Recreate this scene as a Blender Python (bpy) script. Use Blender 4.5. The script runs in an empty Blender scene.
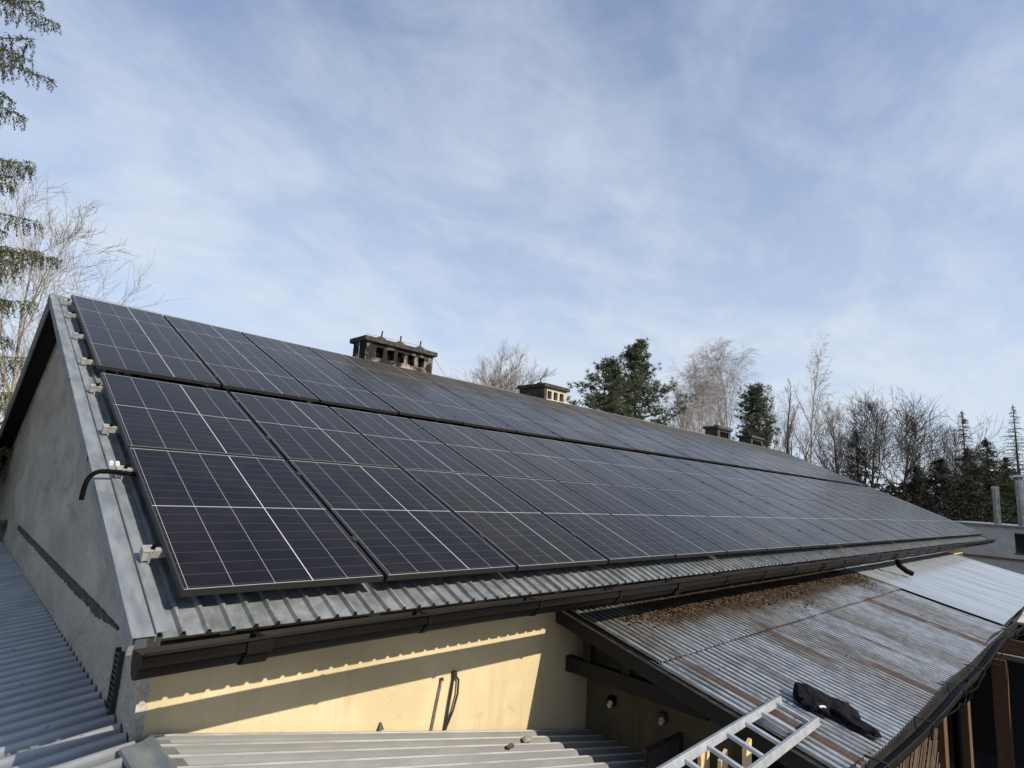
import bpy, math, random
from mathutils import Vector, Matrix
R = math.radians
sc = bpy.context.scene
col = sc.collection

# ------------------------------------------------------------------ camera
F_PX = 578.4
CAM = Vector((-0.94243, -6.51899, 4.11686))
A = [[0.7108577430603514, -0.7003516342706749, 0.0647213836778768],
     [0.165678544105498, 0.07730884423883094, -0.9831449346991903],
     [0.6835436263720602, 0.7095991340016258, 0.17098882966198353]]
cd = bpy.data.cameras.new('camera')
cam = bpy.data.objects.new('camera', cd)
col.objects.link(cam)
cd.sensor_width = 36.0
cd.lens = F_PX / 1024 * 36.0
cd.clip_start = 0.05
cd.clip_end = 5000
m = Matrix(((A[0][0], -A[1][0], -A[2][0]), (A[0][1], -A[1][1], -A[2][1]), (A[0][2], -A[1][2], -A[2][2])))
cam.matrix_world = Matrix.Translation(CAM) @ m.to_4x4()
sc.camera = cam

# ------------------------------------------------------------------ light
SUN_DIR = Vector((-0.22, 1.0, -0.72)).normalized()      # the way the light travels
sun_el = math.asin(-SUN_DIR.z)
sun_az = math.atan2(-SUN_DIR.x, -SUN_DIR.y)
sd = bpy.data.lights.new('sun', 'SUN')
sd.energy = 5.0
sd.angle = R(0.5)
sd.color = (1.0, 0.89, 0.73)
so = bpy.data.objects.new('sun', sd)
col.objects.link(so)
so.rotation_euler = SUN_DIR.to_track_quat('-Z', 'Y').to_euler()

w = bpy.data.worlds.new('World')
sc.world = w
w.use_nodes = True
nt = w.node_tree
N, L = nt.nodes, nt.links
N.clear()
out = N.new('ShaderNodeOutputWorld')
bg = N.new('ShaderNodeBackground')
bg.inputs['Strength'].default_value = 0.10
sky = N.new('ShaderNodeTexSky')
sky.sky_type = 'NISHITA'
sky.sun_disc = False
sky.sun_elevation = sun_el
sky.sun_rotation = sun_az
sky.air_density = 1.0
sky.dust_density = 1.0
sky.ozone_density = 1.5
tc = N.new('ShaderNodeTexCoord')
sep = N.new('ShaderNodeSeparateXYZ')
L.new(tc.outputs['Generated'], sep.inputs[0])
def wm(op, a, b=None, c=None):
    n = N.new('ShaderNodeMath'); n.operation = op
    for i, v in enumerate((a, b, c)):
        if v is None: continue
        if isinstance(v, (int, float)): n.inputs[i].default_value = v
        else: L.new(v, n.inputs[i])
    return n.outputs[0]
zz = wm('ADD', wm('MAXIMUM', sep.outputs[2], 0.0), 0.22)
cx = wm('DIVIDE', sep.outputs[0], zz)
cy = wm('DIVIDE', sep.outputs[1], zz)
cmb = N.new('ShaderNodeCombineXYZ')
L.new(cx, cmb.inputs[0]); L.new(cy, cmb.inputs[1])
mp = N.new('ShaderNodeMapping')
mp.inputs['Rotation'].default_value = (0, 0, R(35))
mp.inputs['Location'].default_value = (3.1, 1.4, 0.0)
mp.inputs['Scale'].default_value = (0.85, 1.1, 1)
L.new(cmb.outputs[0], mp.inputs[0])
def wnoise(scale, detail, rough, dist):
    n = N.new('ShaderNodeTexNoise')
    n.inputs['Scale'].default_value = scale; n.inputs['Detail'].default_value = detail
    n.inputs['Roughness'].default_value = rough; n.inputs['Distortion'].default_value = dist
    L.new(mp.outputs[0], n.inputs['Vector'])
    return n.outputs['Fac']
n1 = wnoise(1.5, 9, 0.58, 0.7)
n2 = wnoise(4.2, 9, 0.62, 0.5)
mix = wm('ADD', wm('MULTIPLY', n1, 0.66), wm('MULTIPLY', n2, 0.34))
cr = N.new('ShaderNodeMapRange')
cr.interpolation_type = 'SMOOTHSTEP'
cr.inputs['From Min'].default_value = 0.35
cr.inputs['From Max'].default_value = 0.68
L.new(mix, cr.inputs['Value'])
hz = N.new('ShaderNodeMapRange')                         # thin haze veil: more cloud seen edge-on near the horizon
hz.inputs['From Min'].default_value = 0.0; hz.inputs['From Max'].default_value = 0.65
hz.inputs['To Min'].default_value = 0.86; hz.inputs['To Max'].default_value = 0.22
L.new(sep.outputs[2], hz.inputs['Value'])
cloudf = wm('MINIMUM', wm('ADD', hz.outputs[0], wm('MULTIPLY', cr.outputs[0], 0.42)), 0.95)
mx = N.new('ShaderNodeMix'); mx.data_type = 'RGBA'
L.new(cloudf, mx.inputs['Factor'])
tint = N.new('ShaderNodeMix'); tint.data_type = 'RGBA'; tint.blend_type = 'MULTIPLY'
tint.inputs['Factor'].default_value = 1
L.new(sky.outputs[0], tint.inputs['A']); tint.inputs['B'].default_value = (.88, 1.08, 1.34, 1)
L.new(tint.outputs['Result'], mx.inputs['A'])
mx.inputs['B'].default_value = (5.4, 6.0, 6.9, 1)
L.new(mx.outputs['Result'], bg.inputs['Color'])
L.new(bg.outputs[0], out.inputs[0])

sc.render.engine = 'CYCLES'
vs = sc.view_settings
vs.view_transform = 'Standard'
vs.look = 'None'
vs.gamma = 1
vs.use_curve_mapping = False
vs.exposure = 0.35

# ------------------------------------------------------------------ helpers
TH = R(22.5); CT, ST = math.cos(TH), math.sin(TH)
Z0 = 4.9
def RP(x, s, n):                                         # front roof slope: x along the eave, s down the slope, n above the panel glass
    return (x, -s * CT - n * ST, Z0 - s * ST + n * CT)
def ray(px, py):
    d = ((px - 512) / F_PX, (py - 384) / F_PX, 1.0)
    return Vector([sum(A[i][j] * d[i] for i in range(3)) for j in range(3)])
def at(px, py, axis, val):
    d = ray(px, py); l = (val - CAM[axis]) / d[axis]
    return CAM + d * l

ORG = {}
class MB:
    def __init__(s): s.v = []; s.f = []; s.uv = {}
    def quad(s, a, b, c, d):
        i = len(s.v); s.v += [tuple(a), tuple(b), tuple(c), tuple(d)]; s.f.append((i, i+1, i+2, i+3))
    def tri(s, a, b, c):
        i = len(s.v); s.v += [tuple(a), tuple(b), tuple(c)]; s.f.append((i, i+1, i+2))
    def hexa(s, p):                                      # 8 points: bottom 4 then top 4
        i = len(s.v); s.v += [tuple(q) for q in p]
        for f in ((3,2,1,0),(4,5,6,7),(0,1,5,4),(1,2,6,5),(2,3,7,6),(3,0,4,7)): s.f.append(tuple(i+k for k in f))
    def box(s, x0, x1, y0, y1, z0, z1):
        s.hexa([(x0,y0,z0),(x1,y0,z0),(x1,y1,z0),(x0,y1,z0),(x0,y0,z1),(x1,y0,z1),(x1,y1,z1),(x0,y1,z1)])
    def rbox(s, x0, x1, s0, s1, n0, n1):                 # box in roof coordinates
        s.hexa([RP(x0,s1,n0),RP(x1,s1,n0),RP(x1,s0,n0),RP(x0,s0,n0),RP(x0,s1,n1),RP(x1,s1,n1),RP(x1,s0,n1),RP(x0,s0,n1)])
    def bar(s, a, b, wx, wy, up=(0,0,1)):                # square bar from a to b
        a, b = Vector(a), Vector(b); d = (b-a).normalized(); u = Vector(up)
        r = d.cross(u)
        if r.length < 1e-4: r = d.cross(Vector((1,0,0)))
        r.normalize(); u = r.cross(d)
        p = []
        for q in (a, b):
            for sx, sy in ((-1,-1),(1,-1),(1,1),(-1,1)): p.append(q + r*sx*wx/2 + u*sy*wy/2)
        s.hexa(p)
    def tube(s, pts, rad, n=8, cap=True):
        pts = [Vector(p) for p in pts]
        if isinstance(rad, (int, float)): rad = [rad]*len(pts)
        prev = None; base = len(s.v)
        for k, p in enumerate(pts):
            if k == 0: d = pts[1]-p
            elif k == len(pts)-1: d = p-pts[k-1]
            else: d = pts[k+1]-pts[k-1]
            if d.length < 1e-9: d = Vector((0,0,1))
            d.normalize()
            if prev is None:
                r = d.cross(Vector((0.13,0.31,0.94)))
                if r.length < 1e-3: r = d.cross(Vector((1,0,0)))
            else: r = prev - d*prev.dot(d)
            r.normalize(); prev = r; u = d.cross(r)
            for j in range(n):
                a = 2*math.pi*j/n
                q = p + (r*math.cos(a)+u*math.sin(a))*rad[k]
                s.v.append((q.x,q.y,q.z))
        for k in range(len(pts)-1):
            for j in range(n):
                a = base+k*n+j; b = base+k*n+(j+1)%n
                s.f.append((a, b, b+n, a+n))
        if cap:
            s.f.append(tuple(base+j for j in reversed(range(n))))
            e = base+(len(pts)-1)*n
            s.f.append(tuple(e+j for j in range(n)))
    def grid(s, rows, thick=None):                       # rows of points -> sheet; thick = offset vector of the underside
        nr, nc = len(rows), len(rows[0]); b = len(s.v)
        for r in rows: s.v += [tuple(p) for p in r]
        for i in range(nr-1):
            for j in range(nc-1):
                a = b+i*nc+j; s.f.append((a, a+1, a+nc+1, a+nc))
        if thick:
            t = Vector(thick); b2 = len(s.v); k = nr*nc
            s.v += [tuple(Vector(s.v[b+i])+t) for i in range(k)]
            for i in range(nr-1):
                for j in range(nc-1):
                    a = b2+i*nc+j; s.f.append((a, a+nc, a+nc+1, a+1))
            rim = [j for j in range(nc)] + [i*nc+nc-1 for i in range(1,nr)] + [(nr-1)*nc+j for j in range(nc-2,-1,-1)] + [i*nc for i in range(nr-2,0,-1)]
            for q in range(len(rim)):
                a, c = rim[q], rim[(q+1)%len(rim)]
                s.f.append((b+a, b2+a, b2+c, b+c))
    def build(s, name, mat, parent=None, base=None, smooth=False):
        root = ORG.get(parent, Vector((0,0,0))) if parent else Vector(base or (0,0,0))
        me = bpy.data.meshes.new(name)
        rx, ry, rz = root
        me.from_pydata([(x-rx,y-ry,z-rz) for x,y,z in s.v], [], s.f)
        if smooth:
            me.polygons.foreach_set('use_smooth', [True]*len(me.polygons)); me.set_sharp_from_angle(angle=R(50))
        o = bpy.data.objects.new(name, me)
        if mat: me.materials.append(mat)
        col.objects.link(o)
        if parent: o.parent = parent
        else: o.location = root
        ORG[o] = root
        return o
def empty(name, loc, label=None, cat=None, group=None):
    o = bpy.data.objects.new(name, None); col.objects.link(o)
    o.empty_display_size = 0.2
    o.location = loc; ORG[o] = Vector(loc)
    if label: tag(o, label, cat, group)
    return o
def tag(o, label=None, cat=None, group=None, kind=None):
    if label: o['label'] = label
    if cat: o['category'] = cat
    if group: o['group'] = group
    if kind: o['kind'] = kind
    return o
def bevel(o, wd=0.01, seg=2):
    md = o.modifiers.new('bevel', 'BEVEL'); md.width = wd; md.segments = seg; md.limit_method = 'ANGLE'
    return o

# ------------------------------------------------------------------ materials
class NT:
    def __init__(s, name):
        s.m = bpy.data.materials.new(name); s.m.use_nodes = True
        s.t = s.m.node_tree; s.n = s.t.nodes; s.l = s.t.links
        s.b = s.n['Principled BSDF']; s.pos = None
    def P(s):
        if not s.pos: s.pos = s.n.new('ShaderNodeNewGeometry').outputs['Position']
        return s.pos
    def setin(s, sock, v):
        if isinstance(v, bpy.types.NodeSocket): s.l.new(v, sock)
        elif isinstance(v, (tuple, list)) and sock.type == 'RGBA': sock.default_value = (*v[:3], 1)
        else: sock.default_value = v
    def math(s, op, a, b=0.0, c=None, clamp=False):
        n = s.n.new('ShaderNodeMath'); n.operation = op; n.use_clamp = clamp
        s.setin(n.inputs[0], a); s.setin(n.inputs[1], b)
        if c is not None: s.setin(n.inputs[2], c)
        return n.outputs[0]
    def noise(s, scale, detail=4, rough=0.55, stretch=(1,1,1), dist=0.0, vec=None, loc=(0,0,0), rot=(0,0,0)):
        mp = s.n.new('ShaderNodeMapping'); mp.inputs['Scale'].default_value = stretch
        mp.inputs['Location'].default_value = loc; mp.inputs['Rotation'].default_value = rot
        s.l.new(vec or s.P(), mp.inputs[0])
        n = s.n.new('ShaderNodeTexNoise'); n.inputs['Scale'].default_value = scale
        n.inputs['Detail'].default_value = detail; n.inputs['Roughness'].default_value = rough
        n.inputs['Distortion'].default_value = dist
        s.l.new(mp.outputs[0], n.inputs['Vector'])
        return n.outputs['Fac']
    def ramp(s, v, lo, hi, a=0.0, b=1.0):
        n = s.n.new('ShaderNodeMapRange'); n.interpolation_type = 'SMOOTHSTEP'
        s.setin(n.inputs['Value'], v); n.inputs['From Min'].default_value = lo; n.inputs['From Max'].default_value = hi
        n.inputs['To Min'].default_value = a; n.inputs['To Max'].default_value = b
        return n.outputs[0]
    def mix(s, f, a, b, mode='MIX'):
        n = s.n.new('ShaderNodeMix'); n.data_type = 'RGBA'; n.blend_type = mode
        s.setin(n.inputs['Factor'], f); s.setin(n.inputs['A'], a); s.setin(n.inputs['B'], b)
        return n.outputs['Result']
    def xyz(s, v=None):
        n = s.n.new('ShaderNodeSeparateXYZ'); s.l.new(v or s.P(), n.inputs[0]); return n.outputs
    def bump(s, h, strength=0.3, dist=0.01):
        n = s.n.new('ShaderNodeBump'); n.inputs['Strength'].default_value = strength; n.inputs['Distance'].default_value = dist
        s.l.new(h, n.inputs['Height']); s.l.new(n.outputs[0], s.b.inputs['Normal'])
    def out(s, color, rough=0.6, metal=0.0, spec=0.5):
        s.setin(s.b.inputs['Base Color'], color); s.setin(s.b.inputs['Roughness'], rough)
        s.setin(s.b.inputs['Metallic'], metal); s.setin(s.b.inputs['Specular IOR Level'], spec)
        return s.m
def simple(name, c1, c2, scale=8, rough=0.6, metal=0.0, stretch=(1,1,1), spec=0.5, bmp=0.0, detail=5):
    t = NT(name); n = t.noise(scale, detail, 0.6, stretch)
    if bmp: t.bump(n, bmp, 0.01)
    return t.out(t.mix(t.ramp(n, 0.3, 0.7), c1, c2), rough, metal, spec)

M = {}
M['zinc'] = simple('zinc flashing', (.135,.155,.17), (.225,.25,.262), 5, .5, .25, (3,.7,1))
M['alu'] = simple('aluminium', (.28,.275,.26), (.40,.39,.37), 20, .45, .35)
M['ladder_alu'] = simple('ladder aluminium', (.34,.37,.40), (.48,.50,.53), 12, .42, .55)
M['steel_pipe'] = simple('stainless flue', (.22,.22,.22), (.36,.36,.36), 4, .25, .95)
M['gutter'] = simple('brown gutter', (.0042,.0033,.003), (.009,.007,.006), 3, .6, 0, (.5,3,3), spec=.12)
M['gutter_old'] = simple('dark old gutter', (.005,.005,.005), (.014,.013,.012), 5, .65, 0, (.6,3,3), spec=.15)
M['black'] = simple('black plastic', (.0025,.0025,.003), (.005,.005,.0055), 15, .75, spec=.05)
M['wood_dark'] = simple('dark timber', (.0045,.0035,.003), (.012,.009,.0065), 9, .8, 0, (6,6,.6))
M['wood_brown'] = simple('brown stained timber', (.065,.031,.014), (.125,.06,.027), 9, .7, 0, (8,8,.7))
M['wood_pale'] = simple('pale sawn timber', (.50,.36,.19), (.66,.50,.30), 9, .7, 0, (8,8,.6))
M['barge'] = simple('grey painted barge', (.20,.20,.20), (.26,.26,.255), 4, .9)
M['cane'] = simple('brown cane', (.035,.022,.012), (.10,.065,.036), 5, .8)
M['wood_grey'] = simple('weathered timber', (.09,.075,.06), (.2,.17,.14), 9, .85, 0, (6,.7,6))
M['bitumen'] = simple('bitumen', (.018,.018,.018), (.05,.048,.045), 14, .85, bmp=.6)
M['stone'] = simple('stone', (.14,.11,.08), (.28,.24,.19), 18, .9, bmp=.5)
M['white'] = simple('white plastic', (.6,.6,.58), (.75,.75,.73), 10, .5)
M['dark_glass'] = simple('dark window glass', (.01,.011,.012), (.02,.022,.024), 2, .08)
M['frame_dark'] = simple('dark window frame', (.012,.011,.010), (.03,.028,.026), 12, .5)
M['grey_wall'] = simple('grey rendered block', (.36,.35,.335), (.46,.445,.425), 3, .9, bmp=.15)
M['brown_trim'] = simple('brown trim', (.10,.05,.03), (.16,.09,.06), 5, .7)

t = NT('yellow render')
fine = t.noise(70, 4, .7); big = t.noise(1.6, 5, .6); drip = t.noise(3.0, 5, .6, (3, 3, .25))
c = t.mix(t.ramp(big, .35, .7), (.49,.40,.245), (.59,.49,.315))
c = t.mix(t.math('MULTIPLY', t.ramp(drip, .52, .72), .35), c, (.32,.265,.175))
c = t.mix(t.math('MULTIPLY', t.ramp(fine, .52, .72), .5), c, (.31,.245,.14))
stn = t.noise(2.4, 6, .7, (1, 1, 1.6), dist=.7)
c = t.mix(t.math('MULTIPLY', t.ramp(stn, .56, .74), .45), c, (.30,.25,.17))
t.bump(fine, .5, .006)
M['yellow'] = t.out(c, .92, 0, .2)

t = NT('shaded yellow annex render')                     # yellow render with the deep shade put into its colour, drips on top
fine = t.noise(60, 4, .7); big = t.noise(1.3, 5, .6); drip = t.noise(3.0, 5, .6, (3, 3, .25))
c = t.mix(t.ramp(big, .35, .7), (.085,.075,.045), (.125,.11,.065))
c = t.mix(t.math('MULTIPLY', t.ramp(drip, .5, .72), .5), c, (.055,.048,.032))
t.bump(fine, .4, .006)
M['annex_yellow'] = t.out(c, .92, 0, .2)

t = NT('grey gable render')
fine = t.noise(45, 5, .7); big = t.noise(1.6, 6, .65, (1,.4,1)); drip = t.noise(2.4, 6, .7, (1, .4, 1), dist=.8)
c = t.mix(t.ramp(big, .3, .72), (.30,.275,.235), (.45,.42,.37))
c = t.mix(t.math('MULTIPLY', t.ramp(drip, .5, .75), .6), c, (.115,.108,.10))
c = t.mix(t.math('MULTIPLY', t.ramp(fine, .45, .68), .6), c, (.16,.145,.125))
t.bump(fine, .7, .008)
M['gable'] = t.out(c, .95, 0, .15)

t = NT('galvanised ribbed roof')
spg = t.noise(9, 6, .65); st = t.noise(5, 6, .62, (2.2, .45, .45)); dk = t.noise(1.3, 4, .6)
c = t.mix(t.ramp(spg, .3, .7), (.145,.16,.172), (.255,.275,.29))
c = t.mix(t.math('MULTIPLY', t.ramp(st, .48, .72), .55), c, (.10,.10,.095))
rs = t.noise(7, 5, .6, (1.5, 1, 1), loc=(4, 2, 0))
c = t.mix(t.math('MULTIPLY', t.ramp(rs, .68, .76), .8), c, (.15,.075,.04))
M['rib_roof'] = t.out(c, t.ramp(spg, .3, .7, .42, .62), .35, .5)

t = NT('old corrugated roof')                            # rust and grime run with the corrugations
x, y, z = t.xyz()
sp = t.noise(14, 6, .65, (1, .55, 1)); sheetn = t.noise(1.1, 2, .5, (1, .12, .1)); st = t.noise(6.5, 6, .62, (1.6, .16, .16))
st2 = t.noise(3.1, 5, .6, (2.4, .22, .2), loc=(7, 3, 0)); blot = t.noise(1.5, 5, .62, (1, .8, 1), loc=(2, 5, 0))
c = t.mix(t.ramp(sp, .3, .7), (.27,.30,.33), (.48,.515,.545))
c = t.mix(t.ramp(sheetn, .44, .54), c, t.mix(t.ramp(sp, .3, .7), (.19,.195,.19), (.37,.375,.365)))
c = t.mix(t.math('MULTIPLY', t.ramp(st, .5, .68), .72), c, (.085,.08,.072))
c = t.mix(t.math('MULTIPLY', t.ramp(blot, .54, .68), .5), c, (.10,.10,.095))
ph = t.math('ABSOLUTE', t.math('SUBTRACT', t.math('FRACT', t.math('DIVIDE', x, .085)), .5))
trough = t.math('MULTIPLY', t.ramp(ph, .12, .30), t.ramp(t.noise(3.2, 5, .62, (1.5, .5, 1), loc=(1,8,0)), .3, .62, .55, 1))
c = t.mix(t.math('MULTIPLY', trough, .93), c, (.030,.029,.027))  # troughs darker than the crests, in uneven strength
rustm = t.ramp(st2, .63, .70)
def band(lo, hi, y0, y1, soft=.012):
    a = t.math('MULTIPLY', t.ramp(x, lo-soft, lo+soft), t.ramp(x, hi-soft, hi+soft, 1, 0))
    b = t.math('MULTIPLY', t.ramp(y, y0-.12, y0+.05), t.ramp(y, y1-.05, y1+.12, 1, 0))
    return t.math('MULTIPLY', a, b)
for (lo, hi, y0, y1) in ((3.70,3.84,-5.3,-3.95), (9.15,9.42,-5.3,-3.85), (5.55,5.66,-4.5,-3.75), (6.05,6.2,-5.3,-4.7)):
    rustm = t.math('MAXIMUM', rustm, band(lo, hi, y0, y1))
rn = t.noise(16, 4, .6, (1, .3, 1))
rustc = t.mix(t.ramp(rn, .3, .7), (.036,.021,.015), (.090,.048,.030))
c = t.mix(t.math('MULTIPLY', rustm, t.ramp(rn, .2, .55, .55, 1)), c, rustc)
dn = t.noise(2.2, 5, .65)
drt = t.math('MULTIPLY', t.math('MULTIPLY', t.ramp(t.math('ADD', y, t.math('MULTIPLY', dn, .55)), -3.36, -3.12), t.ramp(x, 3.75, 4.6)), t.ramp(x, 10.4, 11.2, 1, 0))
c = t.mix(t.math('MULTIPLY', drt, .85), c, t.mix(t.ramp(t.noise(30, 4, .6), .3, .7), (.035,.022,.012), (.12,.078,.042)))
M['old_corr'] = t.out(c, t.ramp(st, .4, .7, .36, .62), t.math('MULTIPLY', t.math('SUBTRACT', 1.0, rustm), .62), .5)

t = NT('newer smooth roof sheet')
sp = t.noise(5, 5, .6, (1.6, .12, .12))
c = t.mix(t.ramp(sp, .3, .7), (.31,.36,.41), (.50,.53,.55))
M['white_sheet'] = t.out(c, .34, .5, .5)

t = NT('blue grey shed sheet')
sp = t.noise(10, 6, .65, (.3, 1, 1)); blot = t.noise(1.6, 5, .6); spk = t.noise(26, 3, .5)
c = t.mix(t.ramp(sp, .3, .72), (.34,.37,.40), (.47,.50,.53))
c = t.mix(t.math('MULTIPLY', t.ramp(blot, .5, .72), .4), c, (.20,.22,.24))
c = t.mix(t.math('MULTIPLY', t.ramp(spk, .70, .76), .7), c, (.09,.085,.08))
y = t.xyz()[1]; ph = t.math('ABSOLUTE', t.math('SUBTRACT', t.math('FRACT', t.math('DIVIDE', y, .15)), .5))
c = t.mix(t.math('MULTIPLY', t.ramp(ph, .10, .32), .72), c, (.15,.158,.17))  # corrugation shading painted into the colour as dark troughs
M['shed_sheet'] = t.out(c, .40, .5, .5)

t = NT('fibre cement canopy sheet')
sp = t.noise(9, 6, .65, (.3, 1, 1)); blot = t.noise(1.6, 5, .6)
x, y, z = t.xyz()
ph = t.math('ABSOLUTE', t.math('SUBTRACT', t.math('FRACT', t.math('DIVIDE', y, .15)), .5))
c = t.mix(t.ramp(sp, .3, .72), (.45,.47,.48), (.58,.60,.60))
trough = t.math('MULTIPLY', t.ramp(ph, .07, .15), t.ramp(t.noise(4, 5, .6, (.25, 1, 1), loc=(3,1,0)), .2, .6, .8, 1))
c = t.mix(t.math('MULTIPLY', trough, .92), c, (.125,.130,.135))  # trough grime, widened to paint in the shaded side of the crests
c = t.mix(t.math('MULTIPLY', t.ramp(blot, .48, .72), .55), c, (.20,.20,.19))
M['canopy'] = t.out(c, .6, .1, .5)

t = NT('sooty chimney render')
n1 = t.noise(3.4, 6, .65); n2 = t.noise(9, 5, .6, (1, 1, .4))
c = t.mix(t.ramp(n2, .35, .65), (.36,.32,.27), (.20,.18,.155))
c = t.mix(t.ramp(n1, .34, .52), c, (.022,.020,.019))
M['mottle'] = t.out(c, .95, 0, .1)
t = NT('dirty cream chimney render')
n1 = t.noise(3.1, 6, .65)
c = t.mix(t.ramp(n1, .55, .72), (.44,.395,.32), (.05,.045,.04))
M['cream_chimney'] = t.out(c, .95, 0, .1)
M['concrete_dark'] = simple('sooty concrete', (.018,.017,.016), (.06,.056,.052), 7, .95, bmp=.5)

# panel glass: cells and cell gaps printed under the glass, painted glints along the edges
t = NT('solar cells under glass')
uvn = t.n.new('ShaderNodeUVMap'); uvn.uv_map = 'UVMap'
u, v, _ = t.xyz(uvn.outputs[0])
uu = t.math('DIVIDE', t.math('SUBTRACT', u, .018), .964)
vv = t.math('DIVIDE', t.math('SUBTRACT', v, .012), .976)
def gap(coord, n, wdt):
    f = t.math('FRACT', t.math('ADD', t.math('MULTIPLY', coord, n), .5))
    d = t.math('ABSOLUTE', t.math('SUBTRACT', f, .5))
    return t.math('LESS_THAN', d, wdt*n)
def near(coord, p, wdt): return t.math('LESS_THAN', t.math('ABSOLUTE', t.math('SUBTRACT', coord, p)), wdt)
cols_ = gap(uu, 5, .0016)
thick = t.math('MAXIMUM', near(uu, .6, .0030), near(vv, .5, .0022))
edge = t.math('MAXIMUM', near(u, .5, .488), 0)
edge = t.math('ADD', t.math('MULTIPLY', t.math('SUBTRACT', 1.0, near(v, .5, .4965)), 1.0), t.math('MULTIPLY', t.math('SUBTRACT', 1.0, near(u, .5, .4958)), .10), clamp=True)  # bright rims: glints on the frame lips painted into the colour
rows_ = gap(vv, 16, .0009)
bus = gap(uu, 55, .00035)
oi = t.n.new('ShaderNodeObjectInfo')
cell = t.mix(oi.outputs['Random'], (.0020,.0025,.0080), (.0082,.0077,.0066))
dustn = t.noise(3.0, 5, .6, (1, 1, 1))
cell = t.mix(t.ramp(dustn, .35, .75, .010, .034), cell, (.25,.205,.13))
px_, py_, pz_ = t.xyz(t.P())
tone_n = t.noise(.9, 5, .6)
mottle = t.math('MULTIPLY', t.math('MULTIPLY', t.ramp(t.math('ADD', pz_, t.math('MULTIPLY', tone_n, .5)), 5.95, 6.35), t.ramp(px_, 3.0, 5.5)), t.ramp(tone_n, .2, .6, .6, 1))  # olive tone, stronger towards the ridge and away from the near gable
cell = t.mix(t.math('MULTIPLY', mottle, .55), cell, (.070,.063,.046))
c = t.mix(t.math('MULTIPLY', bus, .04), cell, (.35,.36,.38))
c = t.mix(t.math('MULTIPLY', rows_, .11), c, (.40,.41,.44))
c = t.mix(t.math('MULTIPLY', cols_, .42), c, (.50,.51,.53))
c = t.mix(t.math('MULTIPLY', t.math('MAXIMUM', thick, edge), .60), c, (.60,.61,.62))
t.b.inputs['IOR'].default_value = 1.26
t.b.inputs['Sheen Weight'].default_value = .12; t.b.inputs['Sheen Roughness'].default_value = .18; t.b.inputs['Sheen Tint'].default_value = (1.0, .88, .62, 1)
t.b.inputs['Specular Tint'].default_value = (1, .90, .70, 1)
M['pv'] = t.out(c, t.math('ADD', .25, t.math('MULTIPLY', mottle, .3)), 0, .30)
t = NT('anodised panel frame')
M['pv_frame'] = t.out((.020,.020,.020), .5, .0, .3)

M['bark_grey'] = simple('grey bark', (.07,.06,.05), (.15,.13,.11), 10, .9, 0, (3,3,.6))
M['bark_brown'] = simple('twig bark', (.085,.076,.068), (.14,.126,.115), 8, .9)
M['bark_dark'] = simple('dark twig bark', (.045,.038,.032), (.085,.072,.06), 8, .9)
M['bark_pale'] = simple('pale twig bark', (.17,.145,.12), (.28,.245,.205), 8, .9)  # paler than the brown and dark twig bark
M['bark_birch'] = simple('birch bark', (.10,.09,.085), (.48,.46,.43), 6, .8, 0, (1,1,1.4))
M['twig_birch'] = simple('birch twigs', (.24,.215,.20), (.34,.31,.29), 8, .9)
M['bark_pine'] = simple('pine bark', (.06,.04,.028), (.12,.08,.055), 8, .9)
def foliage(name, c1, c2, c3):
    t = NT(name); n = t.noise(1.1, 3, .6); n2 = t.noise(7, 3, .6)
    c = t.mix(t.ramp(n, .35, .65), c1, c2); c = t.mix(t.math('MULTIPLY', t.ramp(n2, .5, .75), .6), c, c3)
    m = t.out(c, .65, 0, .25)
    tl = t.n.new('ShaderNodeBsdfTranslucent'); t.setin(tl.inputs['Color'], c); ms = t.n.new('ShaderNodeMixShader'); ms.inputs[0].default_value = .35
    t.l.new(t.b.outputs[0], ms.inputs[1]); t.l.new(tl.outputs[0], ms.inputs[2]); t.l.new(ms.outputs[0], t.n['Material Output'].inputs['Surface'])
    return m
M['spruce'] = foliage('spruce needles', (.15,.165,.10), (.20,.195,.095), (.29,.25,.11))
M['pine'] = foliage('pine needles', (.055,.075,.045), (.10,.12,.065), (.15,.155,.085))
M['fir_dark'] = foliage('dark conifer needles', (.018,.026,.018), (.034,.043,.027), (.055,.062,.036))
M['fir_olive'] = foliage('olive conifer needles', (.028,.038,.016), (.055,.065,.026), (.08,.085,.036))
M['larch'] = foliage('brownish bare conifer twigs', (.05,.046,.036), (.085,.075,.058), (.11,.095,.07))
M['shrub'] = foliage('dark winter shrub', (.008,.0075,.006), (.017,.015,.011), (.03,.023,.017))
M['litter'] = simple('dry leaves', (.032,.019,.010), (.135,.085,.045), 22, .9)

# ------------------------------------------------------------------ the setting
t = NT('winter grass and soil')
a = t.noise(.5, 6, .6); b = t.noise(9, 4, .6)
c = t.mix(t.ramp(a, .4, .62), (.075,.075,.036), (.13,.105,.065)); c = t.mix(t.math('MULTIPLY', t.ramp(b, .45, .7), .6), c, (.05,.048,.026))
t.bump(b, .6, .03)
grass_m = t.out(c, .95, 0, .1)
g = MB(); S_ = 1800
n_ = 24
g.grid([[(-S_ + 2*S_*i/n_, -S_ + 2*S_*j/n_, 0) for i in range(n_+1)] for j in range(n_+1)])
tag(g.build('ground', grass_m), kind='structure')
t = NT('yard paving'); a = t.noise(3, 6, .6)
yard_m = t.out(t.mix(t.ramp(a, .3, .7), (.035,.033,.030), (.07,.066,.06)), .95, 0, .1)
g = MB(); g.box(-8, 34, -11, -2.7, -.1, .004)
tag(g.build('yard_paving', yard_m), kind='structure')

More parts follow.
